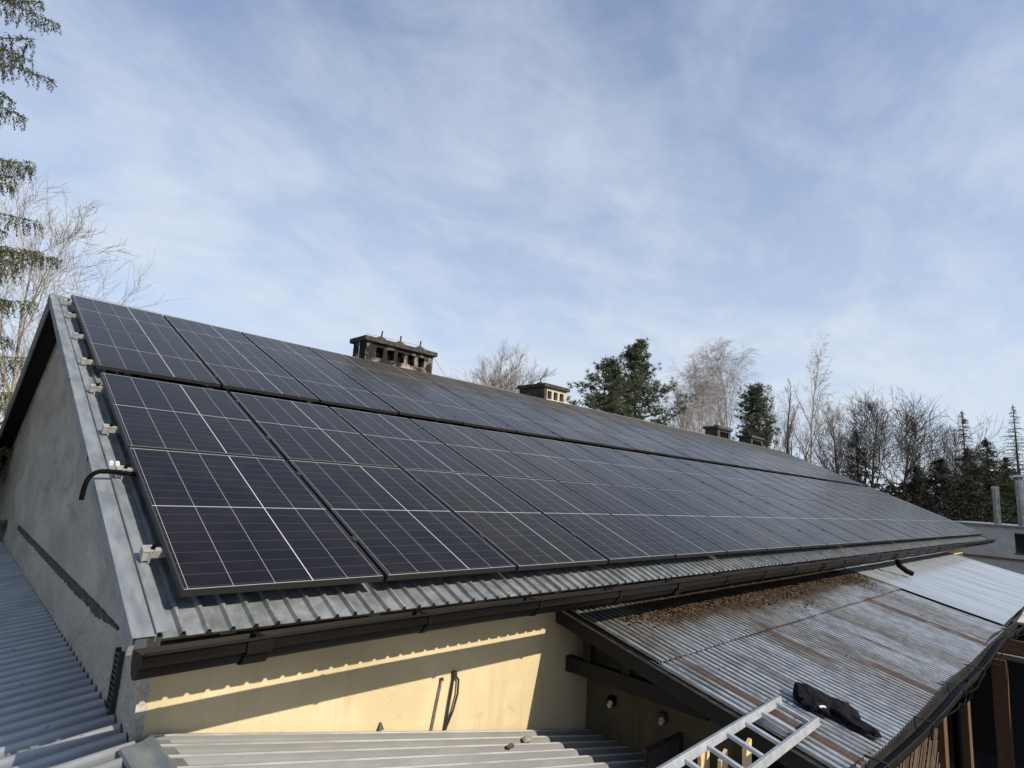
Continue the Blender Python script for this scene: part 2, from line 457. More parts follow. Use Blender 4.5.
# ------------------------------------------------------------------ house
XL, XR = -0.205, 25.62                                    # roof verges
WL, WR = 0.05, 25.35                                     # gable walls
YF = -2.70                                               # front wall
SE = 3.765                                               # eave of the sheets along the slope
NS = -0.15                                               # sheet level under the glass
YR = 3.70                                                # ridge line
SR = -YR / CT + .0                                       # slope coordinate of the ridge (about)
ridge_z = RP(0, -4.05, NS)[2]
YR = RP(0, -4.05, NS)[1]
YB = 2*YR - YF
house = empty('house', (12.7, YR, 0), 'long low house with yellow front wall, grey gable and a ribbed metal roof', 'house')
EAVE_Z = RP(0, SE, NS)[2]; EAVE_Y = RP(0, SE, NS)[1]
def roof_under(y, drop): return ridge_z - abs(y-YR)*math.tan(TH) - drop
g = MB(); g.box(WL+.055, WR-.055, YF, YF+.3, 0, roof_under(YF, .16)); g.build('front_wall', M['yellow'], house)
g = MB(); g.box(WL+.055, WR-.055, YB-.3, YB, 0, roof_under(YB, .16)); g.build('back_wall', M['yellow'], house)
def gable(x0, x1):
    g = MB()
    pts = [(YF,0),(YB,0),(YB,roof_under(YB,.13)),(YR,roof_under(YR,.13)),(YF,roof_under(YF,.13))]
    g.v = [(x0,y,z) for y,z in pts]+[(x1,y,z) for y,z in pts]
    g.f = [(4,3,2,1,0),(5,6,7,8,9)]+[(i,(i+1)%5,(i+1)%5+5,i+5) for i in range(5)]
    return g
gable(WL, WL+.055).build('gable_wall', M['gable'], house)
gable(WR-.055, WR).build('gable_wall', M['gable'], house)
# ribbed sheets, front slope: trapezoid ribs every 112 mm, sheet laps every 0.9 m
def rib_profile(x0, x1):
    pts = []; x = x0; k = 0
    while x < x1-.11:
        lap = .004 if k % 8 == 0 else 0.0
        for dx, h in ((.0,0),(.068,0),(.078,.021+lap),(.092,.021+lap),(.102,0)): pts.append((x+dx, h))
        x += .1125; k += 1
    pts.append((x1, 0))
    return pts
prof = rib_profile(-.075, XR-.16)
front = MB()
ss = [SE, 2.2, 0, -2.2, -4.05]
front.grid([[RP(x, s, NS+h) for x, h in prof] for s in ss], Vector((0, ST*.003, -CT*.003)))
fo = front.build('roof', M['rib_roof'], house)
# rear slope
g = MB()
def RB(x, s, n): p = RP(x, s, n); return (x, 2*YR-p[1], p[2])
g.grid([[RB(x, s, NS+h) for x, h in prof] for s in (-4.05, 0, SE)], Vector((0, -ST*.003, -CT*.003)))
g.build('rear_slope', M['rib_roof'], fo)
# deck boards under the sheets
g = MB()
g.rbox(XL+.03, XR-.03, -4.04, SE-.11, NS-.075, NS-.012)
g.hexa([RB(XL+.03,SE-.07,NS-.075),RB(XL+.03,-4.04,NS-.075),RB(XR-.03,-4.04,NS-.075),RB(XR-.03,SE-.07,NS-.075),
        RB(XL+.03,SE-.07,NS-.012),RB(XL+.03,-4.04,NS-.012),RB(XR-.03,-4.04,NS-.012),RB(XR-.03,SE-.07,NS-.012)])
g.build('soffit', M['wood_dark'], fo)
# rafter tails at the near end of the eave
xx = .32
while xx < 25.3:
    rt = MB(); rt.rbox(xx-.04, xx+.04, 2.9, SE-.22, NS-.19, NS-.08); rt.build('rafter', M['wood_grey'], house); xx += .9
g = MB(); g.box(WL+.07, WR-.07, YF-.07, YF-.002, 2.97, 3.12); g.build('eave_shade_strip', M['wood_dark'], house)  # added dark strip standing for the shade in the gap under the eave
# verge flashing: flat strip in overlapping lengths, outer lip, upstand beside the sheets
def verge(xo, xi, sgn):
    g = MB(); s0 = -4.08; k = 0
    cuts = [-4.08, -1.95, -.1, 1.72, SE+.02] if sgn < 0 else [-4.08, -.2, SE+.02]
    for a, b in zip(cuts, cuts[1:]):
        e = .0025*(k % 2)
        lo, hi = sorted((xo, xi))
        g.rbox(lo, hi, a, b+.04*(b < 3), NS+.026+e, NS+.030+e)
        g.rbox(min(xo, xo-sgn*.004), max(xo, xo-sgn*.004), a, b+.04*(b < 3), NS-.012, NS+.0255+e)
        g.rbox(min(xi, xi-sgn*.004), max(xi, xi-sgn*.004), a, b+.04*(b < 3), NS+.002, NS+.046+e)
        i2 = xi - sgn*.052
        g.rbox(min(xi-sgn*.0045, i2), max(xi-sgn*.0045, i2), a, b+.04*(b < 3), NS+.0425+e, NS+.046+e)
        k += 1
    return g.build('verge_flashing', M['zinc'], house)
verge(XL, -.112, -1); verge(XR, XR-.14, 1)
for xo in (XL, XR-.004):                                 # rear verge lips
    g = MB()
    g.hexa([RB(xo,SE,NS-.085),RB(xo,-4.05,NS-.085),RB(xo+.004,-4.05,NS-.085),RB(xo+.004,SE,NS-.085),
            RB(xo,SE,NS+.03),RB(xo,-4.05,NS+.03),RB(xo+.004,-4.05,NS+.03),RB(xo+.004,SE,NS+.03)])
    g.build('verge_flashing', M['zinc'], house)
for xo in (XL+.006, XR-.03):                             # barge boards
    bs = MB()
    bs.rbox(xo, xo+.022, -4.0, SE-.02, NS-.085, NS-.013)
    bs.hexa([RB(xo,SE-.02,NS-.19),RB(xo,-4.0,NS-.19),RB(xo+.022,-4.0,NS-.19),RB(xo+.022,SE-.02,NS-.19),
             RB(xo,SE-.02,NS-.03),RB(xo,-4.0,NS-.03),RB(xo+.022,-4.0,NS-.03),RB(xo+.022,SE-.02,NS-.03)])
    bs.build('barge_board', M['barge'], house)
g = MB()
g.grid([[(x, YR+dy, ridge_z+dz) for x in (XL-.005, 8, 16, XR+.005)] for dy, dz in ((-.16,-.03),(-.03,.045),(.03,.045),(.16,-.03))], (0,0,-.004))
g.build('ridge_cap', M['zinc'], house)
# bitumen line left on the gable by an older roof
rnd = random.Random(5)
g = MB(); ys = [-2.06 + i*.045 for i in range(150)]
top, bot = [], []
for i, y in enumerate(ys):
    k = min(1, i/14)
    top.append((WL-.012, y, 3.062+.012*k+rnd.uniform(0,.008))); bot.append((WL-.010, y, 3.055-.035*k-rnd.uniform(0,.022)*(k+.2)))
g.grid([bot, top], (.011, 0, 0))
g.build('bitumen_line', M['bitumen'], house)
# slotted cable channel on the gable
g = MB(); yc = -2.24
g.box(WL-.03, WL-.002, yc+.045, yc+.055, 2.60, 2.98); g.box(WL-.03, WL-.002, yc-.055, yc-.045, 2.60, 2.98)
for k in range(12): g.box(WL-.028, WL-.004, yc-.045, yc+.045, 2.61+k*.031, 2.622+k*.031)
g.build('cable_channel', M['frame_dark'], house)

# gutter along the front eave
GX0, GX1 = -.19, 25.5
prof_g = [(-3.452,3.304),(-3.456,3.25),(-3.475,3.212),(-3.508,3.197),(-3.545,3.204),(-3.573,3.228),(-3.590,3.259),(-3.609,3.266),(-3.614,3.320),(-3.622,3.327),(-3.630,3.320)]
gut = MB(); xs = [GX0+(GX1-GX0)*i/26 for i in range(27)]
def gz(x): return .004*math.sin(x*1.3)-.012*max(0, (1.2-x)/1.4)
gut.grid([[(x, y, z+gz(x)) for x in xs] for y, z in prof_g], (0, .003, .003))
go = gut.build('gutter', M['gutter'], house, smooth=True)
for x in (GX0-.004, GX1):
    g = MB(); pts = prof_g[:9]
    g.v = [(x, y, z+gz(x)) for y, z in pts]+[(x+.004, y, z+gz(x)) for y, z in pts]; k = len(pts)
    g.f = [tuple(range(k)), tuple(range(2*k-1, k-1, -1))]+[(i,(i+1)%k,(i+1)%k+k,i+k) for i in range(k)]
    g.build('end_cap', M['gutter'], go)
for i, x in enumerate([.33+k*.98 for k in range(26)]):
    g = MB()
    g.grid([[(x-.018+q, y-.002*(y < -3.5), z-.001+gz(x)) for q in (0, .030)] for y, z in prof_g[:9]], (0, -.005, -.004))
    g.box(x-.014, x+.014, -3.626, -3.456, 3.309+gz(x), 3.314+gz(x))
    g.build('bracket', M['gutter'], go)
for x in (.30, 4.25, 8.3, 12.3, 16.3, 20.3):
    g = MB(); g.grid([[(x-.06+q, y-.006*(y < -3.5), z-.007+gz(x)) for q in (0, .12)] for y, z in prof_g[1:9]], (0, -.004, -.003))
    g.build('joint_sleeve', M['gutter'], go)
g = MB()
p0 = Vector((12.6, -3.53, 3.165)); g.tube([p0, p0+Vector((.02,-.02,-.1)), p0+Vector((.12,-.12,-.2)), p0+Vector((.18,-.2,-.24))], .05, 10)
g.build('outlet_elbow', M['black'], go, smooth=True)
# chimneys
def chimney(x0, x1, ztop, nv, mat, capmat, blobs, depth=.52, m0=.2, vw=.17):
    y0 = YR + .12; y1 = y0+depth; zb = ridge_z-.25
    zc = ztop-.1
    c_ = MB(); vz0, vz1 = zc-.30, zc-.08
    L_ = x1-x0
    span = (L_-m0-min(m0,.18))/max(nv,1)
    # shell with real openings: piers between them, a band above and below, black infill standing for the dark inside
    c_.box(x0, x1, y0, y1, zb, vz0); c_.box(x0, x1, y0, y1, vz1, zc)
    edges = [x0]; holes = []
    for k in range(nv):
        a = x0+m0+span*(k+.5)-vw/2; holes.append((a, a+vw))
    cur = x0
    for a, b in holes:
        c_.box(cur, a, y0, y1, vz0, vz1); cur = b
    c_.box(cur, x1, y0, y1, vz0, vz1)
    ch = c_.build('chimney', mat, house)
    for a, b in holes:
        v_ = MB(); v_.box(a+.001, b-.001, y0+.12, y1-.02, vz0+.001, vz1-.001); v_.build('flue_infill', M['black'], ch)
    cp = MB(); cp.box(x0-.07, x1+.07, y0-.07, y1+.07, zc, ztop); bevel(cp.build('cap', capmat, ch), .012)
    for bx in blobs:
        b_ = MB(); cxx = x0+L_*bx; cyy = (y0+y1)/2-.05
        b_.tube([(cxx,cyy,ztop-.01),(cxx,cyy,ztop+.07),(cxx+.01,cyy,ztop+.1)], [.13,.11,.05], 9); b_.tube([(cxx,cyy,ztop+.09),(cxx+.01,cyy,ztop+.24)], .018, 5)
        b_.build('cowl', M['concrete_dark'], ch)
    return ch
ch1 = chimney(4.9, 6.6, 6.93, 5, M['mottle'], M['concrete_dark'], (.27, .55, .86))
ch2 = chimney(10.34, 11.26, 6.86, 3, M['cream_chimney'], M['concrete_dark'], (.3,), depth=.95, vw=.17, m0=.09)
g = MB(); g.box(10.32, 10.338, YR+.10, YR+1.05, ridge_z-.25, 6.755); g.box(10.339, 10.42, YR+.10, YR+.118, ridge_z-.25, 6.755); g.build('dark_side', M['concrete_dark'], ch2)  # dark slab over the left face and the front corner
ch3 = chimney(20.3, 21.4, 6.86, 3, M['concrete_dark'], M['concrete_dark'], (.3,), vw=.22)
ch4 = chimney(23.3, 24.5, 6.82, 3, M['concrete_dark'], M['concrete_dark'], (), vw=.3)
ch1['label'] = 'long sooty chimney with five flue openings'; ch2['label'] = 'cream chimney with three dark openings and a dark side'
# lightning conductor wire along the ridge and chimney tops
wire = MB()
yw_ = YR+.33
pts = [(-.1,YR,ridge_z+.12),(2.2,YR,ridge_z+.10),(4.75,YR+.1,ridge_z+.12),(4.86,yw_,6.9),(5.0,yw_,7.03),(6.4,yw_,7.06),(6.65,yw_,6.98),(6.9,YR,ridge_z+.12),(9.2,YR,ridge_z+.1),(9.45,yw_,6.95),(11.05,yw_,6.93),(11.4,YR,ridge_z+.1),(18.7,YR,ridge_z+.1),(24,YR,ridge_z+.1)]
wire.tube(pts, .006, 5)
for x in (.9, 1.55, 2.2, 3.1, 7.8, 12.6, 14.2, 16): wire.tube([(x,YR,ridge_z+.03),(x,YR,ridge_z+.12)], .008, 5)
wo = wire.build('lightning_conductor', M['alu'], house)

# ------------------------------------------------------------------ solar panels
PW = 1.154
FR = [('top row under the ridge', -3.745, -2.003), ('second row from the top', -1.985, -.243),
      ('third row from the top', .004, 1.806), ('bottom row along the eave', 1.828, 3.628)]
ORD = 'first second third fourth fifth sixth seventh eighth ninth tenth eleventh twelfth thirteenth fourteenth fifteenth sixteenth seventeenth eighteenth nineteenth twentieth twenty-first last'.split()
PWID = 1.127
def panel_meshes(h):
    fw, ft = .007, .034
    fr = MB()
    for (x0, x1, a, b) in ((0, PWID, 0, fw), (0, PWID, h-fw, h), (0, fw, fw, h-fw), (PWID-fw, PWID, fw, h-fw)):
        fr.box(x0, x1, -b, -a, -ft, .0015)
    fm = bpy.data.meshes.new('frame'); fm.from_pydata(fr.v, [], fr.f); fm.materials.append(M['pv_frame'])
    gl = MB(); gl.box(fw, PWID-fw, -(h-fw), -fw, -.008, 0)
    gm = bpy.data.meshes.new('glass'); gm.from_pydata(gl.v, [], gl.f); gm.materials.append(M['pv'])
    uvl = gm.uv_layers.new(name='UVMap')
    for lp in gm.loops:
        co = gm.vertices[lp.vertex_index].co
        uvl.data[lp.index].uv = ((co.x-fw)/(PWID-2*fw), 1-(-co.y-fw)/(h-2*fw))
    return fm, gm
PM = {}
rnd = random.Random(11)
for r, (rowname, s0, s1) in enumerate(FR):
    h = round(s1-s0, 4)
    if h not in PM: PM[h] = panel_meshes(h)
    fm, gm = PM[h]
    for k in range(22):
        e = bpy.data.objects.new('solar_panel', None); col.objects.link(e); e.empty_display_size = .1
        x = k*PW + (.03 if k >= 12 else 0)
        e.location = RP(x, s0, 0)
        e.rotation_euler = (TH + R(rnd.uniform(-.09,.09)), R(rnd.uniform(-.09,.09)), 0)
        which = 'rightmost' if k == 21 else ORD[k] + ' from the left'
        tag(e, 'dark solar panel, ' + which + ' in the ' + rowname, 'solar panel', 'solar panels mounted in four rows on the roof')
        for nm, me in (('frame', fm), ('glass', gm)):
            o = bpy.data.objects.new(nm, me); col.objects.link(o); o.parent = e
RAILS = [(-3.40,'uppermost rail, under the top of the top panel row'),(-2.62,'rail under the lower part of the top panel row'),(-1.56,'rail under the upper part of the second panel row'),(-.52,'rail under the lower edge of the second panel row'),
         (.34,'rail under the upper edge of the third panel row'),(1.34,'rail under the lower part of the third panel row'),(2.12,'rail beside the black cable, under the bottom panel row'),(3.17,'lowest rail, under the bottom panel row near the eave')]
cl = MB(); cl.box(-.006,.006,-.03,.03,-.03,.0045); cl.box(-.022,.022,-.028,.028,.0025,.0065)
clm = bpy.data.meshes.new('clamp'); clm.from_pydata(cl.v, [], cl.f); clm.materials.append(M['pv_frame'])
for s, lab in RAILS:
    e = empty('mounting_rail', RP(0, s, -.036), 'silver aluminium ' + lab, 'mounting rail', 'aluminium mounting rails under the panels')
    g = MB(); g.rbox(-.055, 25.5, s-.02, s+.02, -.078, -.0365); g.build('rail', M['alu'], e)
    g = MB(); g.rbox(-.097, -.048, s-.036, s+.032, -.0355, -.030); g.rbox(-.097, -.091, s-.036, s+.032, -.088, -.0357); g.rbox(-.064, -.0555, s-.036, s+.032, -.1, -.0357); g.rbox(-.0905, -.0645, s-.034, s+.028, -.088, -.083)
    g.rbox(-.0905, -.0645, s+.024, s+.028, -.0825, -.0358)
    g.build('end_bracket', M['alu'], e)
    g = MB(); g.tube([RP(-.05, s+.005, -.03), RP(-.03, s-.005, .0)], .006, 6); g.tube([RP(-.05, s+.006, -.03), RP(-.045, s+.006, -.008)], .012, 6)
    g.build('end_clamp', M['black'], e)
    for k in range(1, 22):
        o = bpy.data.objects.new('clamp', clm); col.objects.link(o); o.parent = e
        x = k*PW - .01 + (.03 if k >= 13 else .015 if k == 12 else 0)
        p = Vector(RP(x, s, 0)); o.location = p - ORG[e]; o.rotation_euler = (TH, 0, 0)
    g = MB()
    for k in range(26): x = .3+k; g.rbox(x-.02, x+.02, s-.02, s+.02, NS, -.0785)
    g.build('foot', M['alu'], e)
# black corrugated conduit from the array over the verge
g = MB()
cp = [RP(.05,2.16,-.06), RP(-.06,2.15,-.055), RP(-.15,2.16,-.045), RP(-.205,2.17,-.05), Vector(RP(-.242,2.18,-.085)), Vector(RP(-.256,2.2,-.14)), Vector(RP(-.258,2.22,-.22))]
cp = [Vector(p) for p in cp]; dense = []
for i in range(len(cp)-1):
    p0, p1, p2, p3 = cp[max(i-1,0)], cp[i], cp[i+1], cp[min(i+2,len(cp)-1)]
    for k in range(8):
        t_ = k/8; dense.append(.5*((2*p1)+(p2-p0)*t_+(2*p0-5*p1+4*p2-p3)*t_*t_+(3*p1-p0-3*p2+p3)*t_**3))
dense.append(cp[-1])
g.tube(dense, [.0155 if i % 2 else .0135 for i in range(len(dense))], 10)
tag(g.build('cable_conduit', M['black'], base=RP(-.1,2.16,-.1), smooth=True), 'black corrugated cable conduit curling from the panels over the zinc verge', 'cable conduit')
g = MB()
for k in range(2):
    p = Vector(RP(-.125+.035*k, 2.08, -.028)); g.tube([p-Vector((0,.012,0)), p+Vector((0,.012,.012))], .013, 8)
tag(g.build('cable_gland', M['white'], base=RP(-.11,2.08,-.04), smooth=True), 'pair of small white cable glands beside the black conduit', 'cable gland')

# ------------------------------------------------------------------ shed with the blue-grey and pale sheet slopes (ridge runs towards the viewer)
shed = empty('shed', (-.2, -1, 0), 'low metal roofed shed hugging the grey gable and the yellow wall', 'shed')
RX, RZ = .10, 2.655
def wave(y, pitch): return .5-.5*math.cos(2*math.pi*y/pitch)
def wavesheet(x0, z0, x1, z1, y0, y1, pitch, amp, nx, flat=0.0):
    rows = []
    n = int((y1-y0)/pitch*10)
    for i in range(nx+1):
        f = i/nx; x = x0+(x1-x0)*f; zb = z0+(z1-z0)*f
        r = []
        for j in range(n+1):
            y = y0+(y1-y0)*j/n; wv = wave(y, pitch)
            if flat: wv = min(1, max(0, (wv-.5)*flat+.5))
            r.append((x, y, zb+amp*wv))
        rows.append(r)
    return rows
g = MB(); rows = wavesheet(RX-.05, RZ-.045, -5.2, RZ-.03-.122*5.2, -5.4, -2.705, .15, .036, 4)
g.grid(rows, (0,0,-.005)); g.build('left_slope', M['shed_sheet'], shed, smooth=True)
g = MB(); rows = wavesheet(WL-.012, RZ-.050, -5.2, RZ-.03-.122*5.2, -2.70, 8.2, .15, .036, 4)
g.grid(rows, (0,0,-.005)); g.build('left_slope', M['shed_sheet'], shed, smooth=True)
g = MB(); rows = wavesheet(RX+.02, RZ-.03, 4.03, RZ-.03-.216*3.93, -5.4, -2.705, .15, .030, 4, 2.4)
g.grid(rows, (0,0,-.006)); g.build('right_slope', M['canopy'], shed)
g = MB()
for a, b in ((-5.42, -4.0), (-4.03, -2.84)):
    e = .003*(a < -4.5)
    g.grid([[(RX+dx, y, RZ+dz+e) for y in (a, b)] for dx, dz in ((-.135,-.024),(-.13,-.006),(-.03,.004),(.0,.024),(.02,.020),(.03,-.004),(.10,-.020),(.105,-.04))], (0,0,-.003))
g.build('ridge_flashing', M['zinc'], shed)
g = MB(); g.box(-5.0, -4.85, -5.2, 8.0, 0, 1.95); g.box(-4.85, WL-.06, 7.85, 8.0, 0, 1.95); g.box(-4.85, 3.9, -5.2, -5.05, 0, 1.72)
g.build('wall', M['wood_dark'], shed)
g = MB()
for x in (-4.0, -2.6, -1.2): g.bar((x, -5.0, 2.575-.122*(RX-x)-.05), (x, 7.8, 2.575-.122*(RX-x)-.05), .07, .1)
for x in (.9, 2.2, 3.5): g.bar((x, -5.0, 2.56-.216*(x-RX)-.05), (x, -2.72, 2.56-.216*(x-RX)-.05), .07, .1)
g.build('purlin', M['wood_grey'], shed)

# ------------------------------------------------------------------ annex with the rusty corrugated roof
AT = math.tan(R(13.5))
AX0, AX1, AXW = 3.45, 20.6, 11.25
def AZ(y): return 2.923 + AT*(y+3.235)
annex = empty('annex', (8, -4, 0), 'annex with rusty corrugated roof sloping down from the main eave', 'annex')
def corr(x0, x1, y0, y1, pitch, amp, lift, ny, seg=8, wob=0.0, seed=1):
    n = int((x1-x0)/pitch*seg); rows = []
    for i in range(ny+1):
        y = y0+(y1-y0)*i/ny; r = []
        for j in range(n+1):
            x = x0+(x1-x0)*j/n
            q = wob*math.sin(x*2.1+seed)*math.sin(y*2.7+seed*2)+wob*.6*math.sin(x*5.3+y*1.1)
            r.append((x, y, AZ(y)+lift+amp*(wave(x, pitch)-.5)+q))
        rows.append(r)
    return rows
g = MB(); g.grid(corr(AX0, AXW, -5.235, -3.80, .085, .024, -.012, 8, wob=.004), (0,0,-.004)); g.build('lower_roof_sheet', M['old_corr'], annex, smooth=True)
g = MB(); g.grid(corr(AX0, AXW, -3.87, -2.71, .085, .024, .012, 6, wob=.003, seed=3), (0,0,-.004)); g.build('upper_roof_sheet', M['old_corr'], annex, smooth=True)
g = MB(); g.grid(corr(AXW-.02, AX1, -5.20, -2.71, .12, .018, .022, 5, seg=8, wob=.004), (0,0,-.004)); g.build('white_roof_sheet', M['white_sheet'], annex, smooth=True)
g = MB(); g.hexa([(AX0+.0, -5.2, AZ(-5.2)-.045),(AX0+.11,-5.2,AZ(-5.2)-.045),(AX0+.11,-2.72,AZ(-2.72)-.045),(AX0,-2.72,AZ(-2.72)-.045),
                  (AX0+.0, -5.2, AZ(-5.2)-.027),(AX0+.11,-5.2,AZ(-5.2)-.027),(AX0+.11,-2.72,AZ(-2.72)-.027),(AX0,-2.72,AZ(-2.72)-.027)])
g.build('verge_strip', M['wood_grey'], annex)
for x, dp in ((AX0+.05,.14),(3.72,.12),(4.9,.12),(6.2,.12),(7.5,.12),(8.8,.12),(10.1,.12),(11.4,.12),(12.7,.12),(14,.12),(15.3,.12),(16.6,.12),(17.9,.12),(19.2,.12),(20.45,.14)):
    g = MB(); g.hexa([(x,-5.18,AZ(-5.18)-.05-dp),(x+.06,-5.18,AZ(-5.18)-.05-dp),(x+.06,-2.72,AZ(-2.72)-.05-dp),(x,-2.72,AZ(-2.72)-.05-dp),
            (x,-5.18,AZ(-5.18)-.05),(x+.06,-5.18,AZ(-5.18)-.05),(x+.06,-2.72,AZ(-2.72)-.05),(x,-2.72,AZ(-2.72)-.05)])
    g.build('rafter', M['wood_dark'], annex)
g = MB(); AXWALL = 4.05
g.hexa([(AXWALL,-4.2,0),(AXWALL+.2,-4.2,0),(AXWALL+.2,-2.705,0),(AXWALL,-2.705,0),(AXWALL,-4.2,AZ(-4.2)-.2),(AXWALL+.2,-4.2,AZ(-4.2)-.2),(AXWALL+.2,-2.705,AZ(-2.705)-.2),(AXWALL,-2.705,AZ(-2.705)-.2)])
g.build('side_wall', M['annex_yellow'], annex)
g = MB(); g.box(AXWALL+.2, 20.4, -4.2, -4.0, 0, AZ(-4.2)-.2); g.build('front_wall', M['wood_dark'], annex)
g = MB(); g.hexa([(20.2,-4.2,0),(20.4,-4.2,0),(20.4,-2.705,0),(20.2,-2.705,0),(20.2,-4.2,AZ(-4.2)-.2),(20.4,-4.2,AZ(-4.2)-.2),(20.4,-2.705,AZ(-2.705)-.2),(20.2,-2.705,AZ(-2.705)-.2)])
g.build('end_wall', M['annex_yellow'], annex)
# rough masonry infill and beam below the verge
g = MB(); rnd = random.Random(3)
for k in range(26):
    y = -2.8-k*.052; h = rnd.uniform(.10,.2)
    g.box(3.84+rnd.uniform(0,.05), 4.04, y-.05, y, AZ(y)-.2-h, AZ(y)-.19)
g.build('masonry_infill', M['concrete_dark'], annex)
g = MB(); g.box(3.70, 3.78, -4.16, -2.69, 2.385, 2.52); g.build('tie_beam', M['wood_dark'], annex)
for ya in (-3.42, -2.98): g = MB(); g.box(3.72, 3.80, ya, ya+.09, 2.521, AZ(ya)-.18); g.build('strut', M['wood_dark'], annex)
# eave gutter, sagging
def sag(x): return -.03*math.sin(math.pi*((x-3.4)%3.4)/3.4)-.012*math.sin(x*1.7)
def out_(x): return -.02*math.sin(x*1.1+.6)
pg = [(.055,.055),(.05,0),(.03,-.045),(-.01,-.062),(-.05,-.045),(-.068,0),(-.072,.045),(-.08,.05)]
g = MB(); xs = [3.38+i*.25 for i in range(70)]
g.grid([[(x, -5.285+out_(x)+dy, 2.41+sag(x)+dz) for x in xs] for dy, dz in pg], (0,.003,.003))
ag = g.build('gutter', M['gutter_old'], annex, smooth=True)
for x in (3.9, 5.2, 6.5, 7.75, 9.0, 11, 13, 15, 17, 19):
    g = MB(); g.grid([[(x-.02+q, -5.285+out_(x)+dy*1.06, 2.408+sag(x)+dz*1.08) for q in (0,.04)] for dy, dz in pg[:7]], (0,-.004,-.004))
    g.bar((x,-5.36+out_(x),2.462+sag(x)), (x,-5.2,2.47+sag(x)), .03, .006); g.build('bracket', M['gutter_old'], ag)
g = MB(); g.tube([(7.36,-5.29,2.36),(7.36,-5.27,2.2),(7.36,-5.17,2.05),(7.36,-5.16,0.02)], .045, 10); g.build('downpipe', M['black'], ag, smooth=True)
g = MB()
cab = [(5.0+i*.2, -5.38+.02*math.sin(i*.9)+.012*math.sin(i*2.3), 2.37+.035*math.sin(i*.55)-.02*math.cos(i*1.7)) for i in range(36)]
g.tube(cab, .008, 6)
tag(g.build('hanging_cable', M['black'], base=(7,-5.38,2.3), smooth=True), 'thin black cable looped along the sagging annex gutter', 'cable')
# posts under the eave
PY = -5.12
for k, (x, lab) in enumerate(((6.62, None), (7.95, None), (13.6, None), (16.2, None), (19.9, None))):
    g = MB(); g.box(x-.075, x+.075, PY-.075, PY+.075, 0, AZ(PY)-.16); po = bevel(g.build('post', M['wood_brown'], annex), .006)
g = MB(); g.box(3.6, 20.4, PY-.06, PY+.06, AZ(PY)-.158, AZ(PY)-.06); g.build('eave_beam', M['wood_dark'], annex)
# bamboo lattice panel between the porch corner and the first post
scr = empty('lattice_screen', (5.3, PY, 0), 'brown diagonal cane lattice screen under the annex eave', 'lattice screen')
g = MB(); rnd = random.Random(9)
x0, x1, z0, z1 = 4.35, 6.63, .55, 2.16
g.box(x0, x1, PY-.03, PY+.03, z1, z1+.05); g.box(x0, x1, PY-.03, PY+.03, z0-.05, z0); g.box(x0-.05, x0, PY-.03, PY+.03, 0, z1+.05)
g.build('frame', M['wood_brown'], scr)
g = MB()
def clipped(xa, slope, yy, mb, rad):
    za = z0; p = []
    tz = (z1-z0); xb = xa+slope*tz
    lo, hi = 0.0, 1.0
    dx = xb-xa
    if dx > 0: lo = max(lo, (x0-xa)/dx); hi = min(hi, (x1-xa)/dx)
    else: lo = max(lo, (x1-xa)/dx); hi = min(hi, (x0-xa)/dx)
    if hi-lo > .04: mb.tube([(xa+dx*lo, yy, za+tz*lo), (xa+dx*hi, yy+rnd.uniform(-.006,.006), za+tz*hi)], rad*rnd.uniform(.8,1.2), 6)
k = -2.0
while k < 2.4:
    clipped(x0+k, 1.0, PY-.014, g, .009); clipped(x0+k+1.7, -1.0, PY+.010, g, .009); k += .105
g.build('lattice', M['cane'], scr)
g = MB(); g.box(x0+.01, x1-.01, PY+.035, PY+.05, z0, z1); g.build('backing_board', M['wood_dark'], scr)

# sash window standing open from the annex side wall
win = empty('casement_window', (4.05, -3.75, 1.5), 'dark framed casement sash standing open from the shaded annex wall', 'window')
g = MB(); yw2 = -3.75
for a in ((3.50,4.04,2.075,2.10),(3.50,4.04,1.50,1.525)): g.box(a[0],a[1],yw2-.012,yw2+.012,a[2],a[3])
g.box(3.475,3.50,yw2-.012,yw2+.012,1.50,2.10); g.box(4.0,4.04,yw2-.018,yw2+.018,1.526,2.074); g.build('frame', M['frame_dark'], win)
g = MB(); g.box(3.50,4.0,yw2-.004,yw2+.004,1.525,2.075); g.build('pane', simple('dusty pane', (.045,.043,.034), (.075,.07,.055), 3, .35), win)
def fixture(y, z, lab, dark):
    e = empty('wall_fixture', (4.04, y, z), lab, 'wall fixture')
    g = MB(); g.box(3.985, 4.046, y-.035, y+.035, z-.045, z+.04); bevel(g.build('housing', M['black'] if dark else M['concrete_dark'], e), .01)
    g = MB(); g.tube([(3.984,y-.01,z-.01),(3.945,y-.02,z-.03)], [.026,.02], 10); g.build('lens', M['white'] if dark else M['grey_wall'], e, smooth=True)
fixture(-3.03, 2.15, 'small black and white lamp fixture on shaded yellow wall, nearer the corner', True)
fixture(-3.58, 2.17, 'small grey fixture on shaded yellow wall, beneath the beam end', False)  # pale smudge on the wall, modelled as a small box

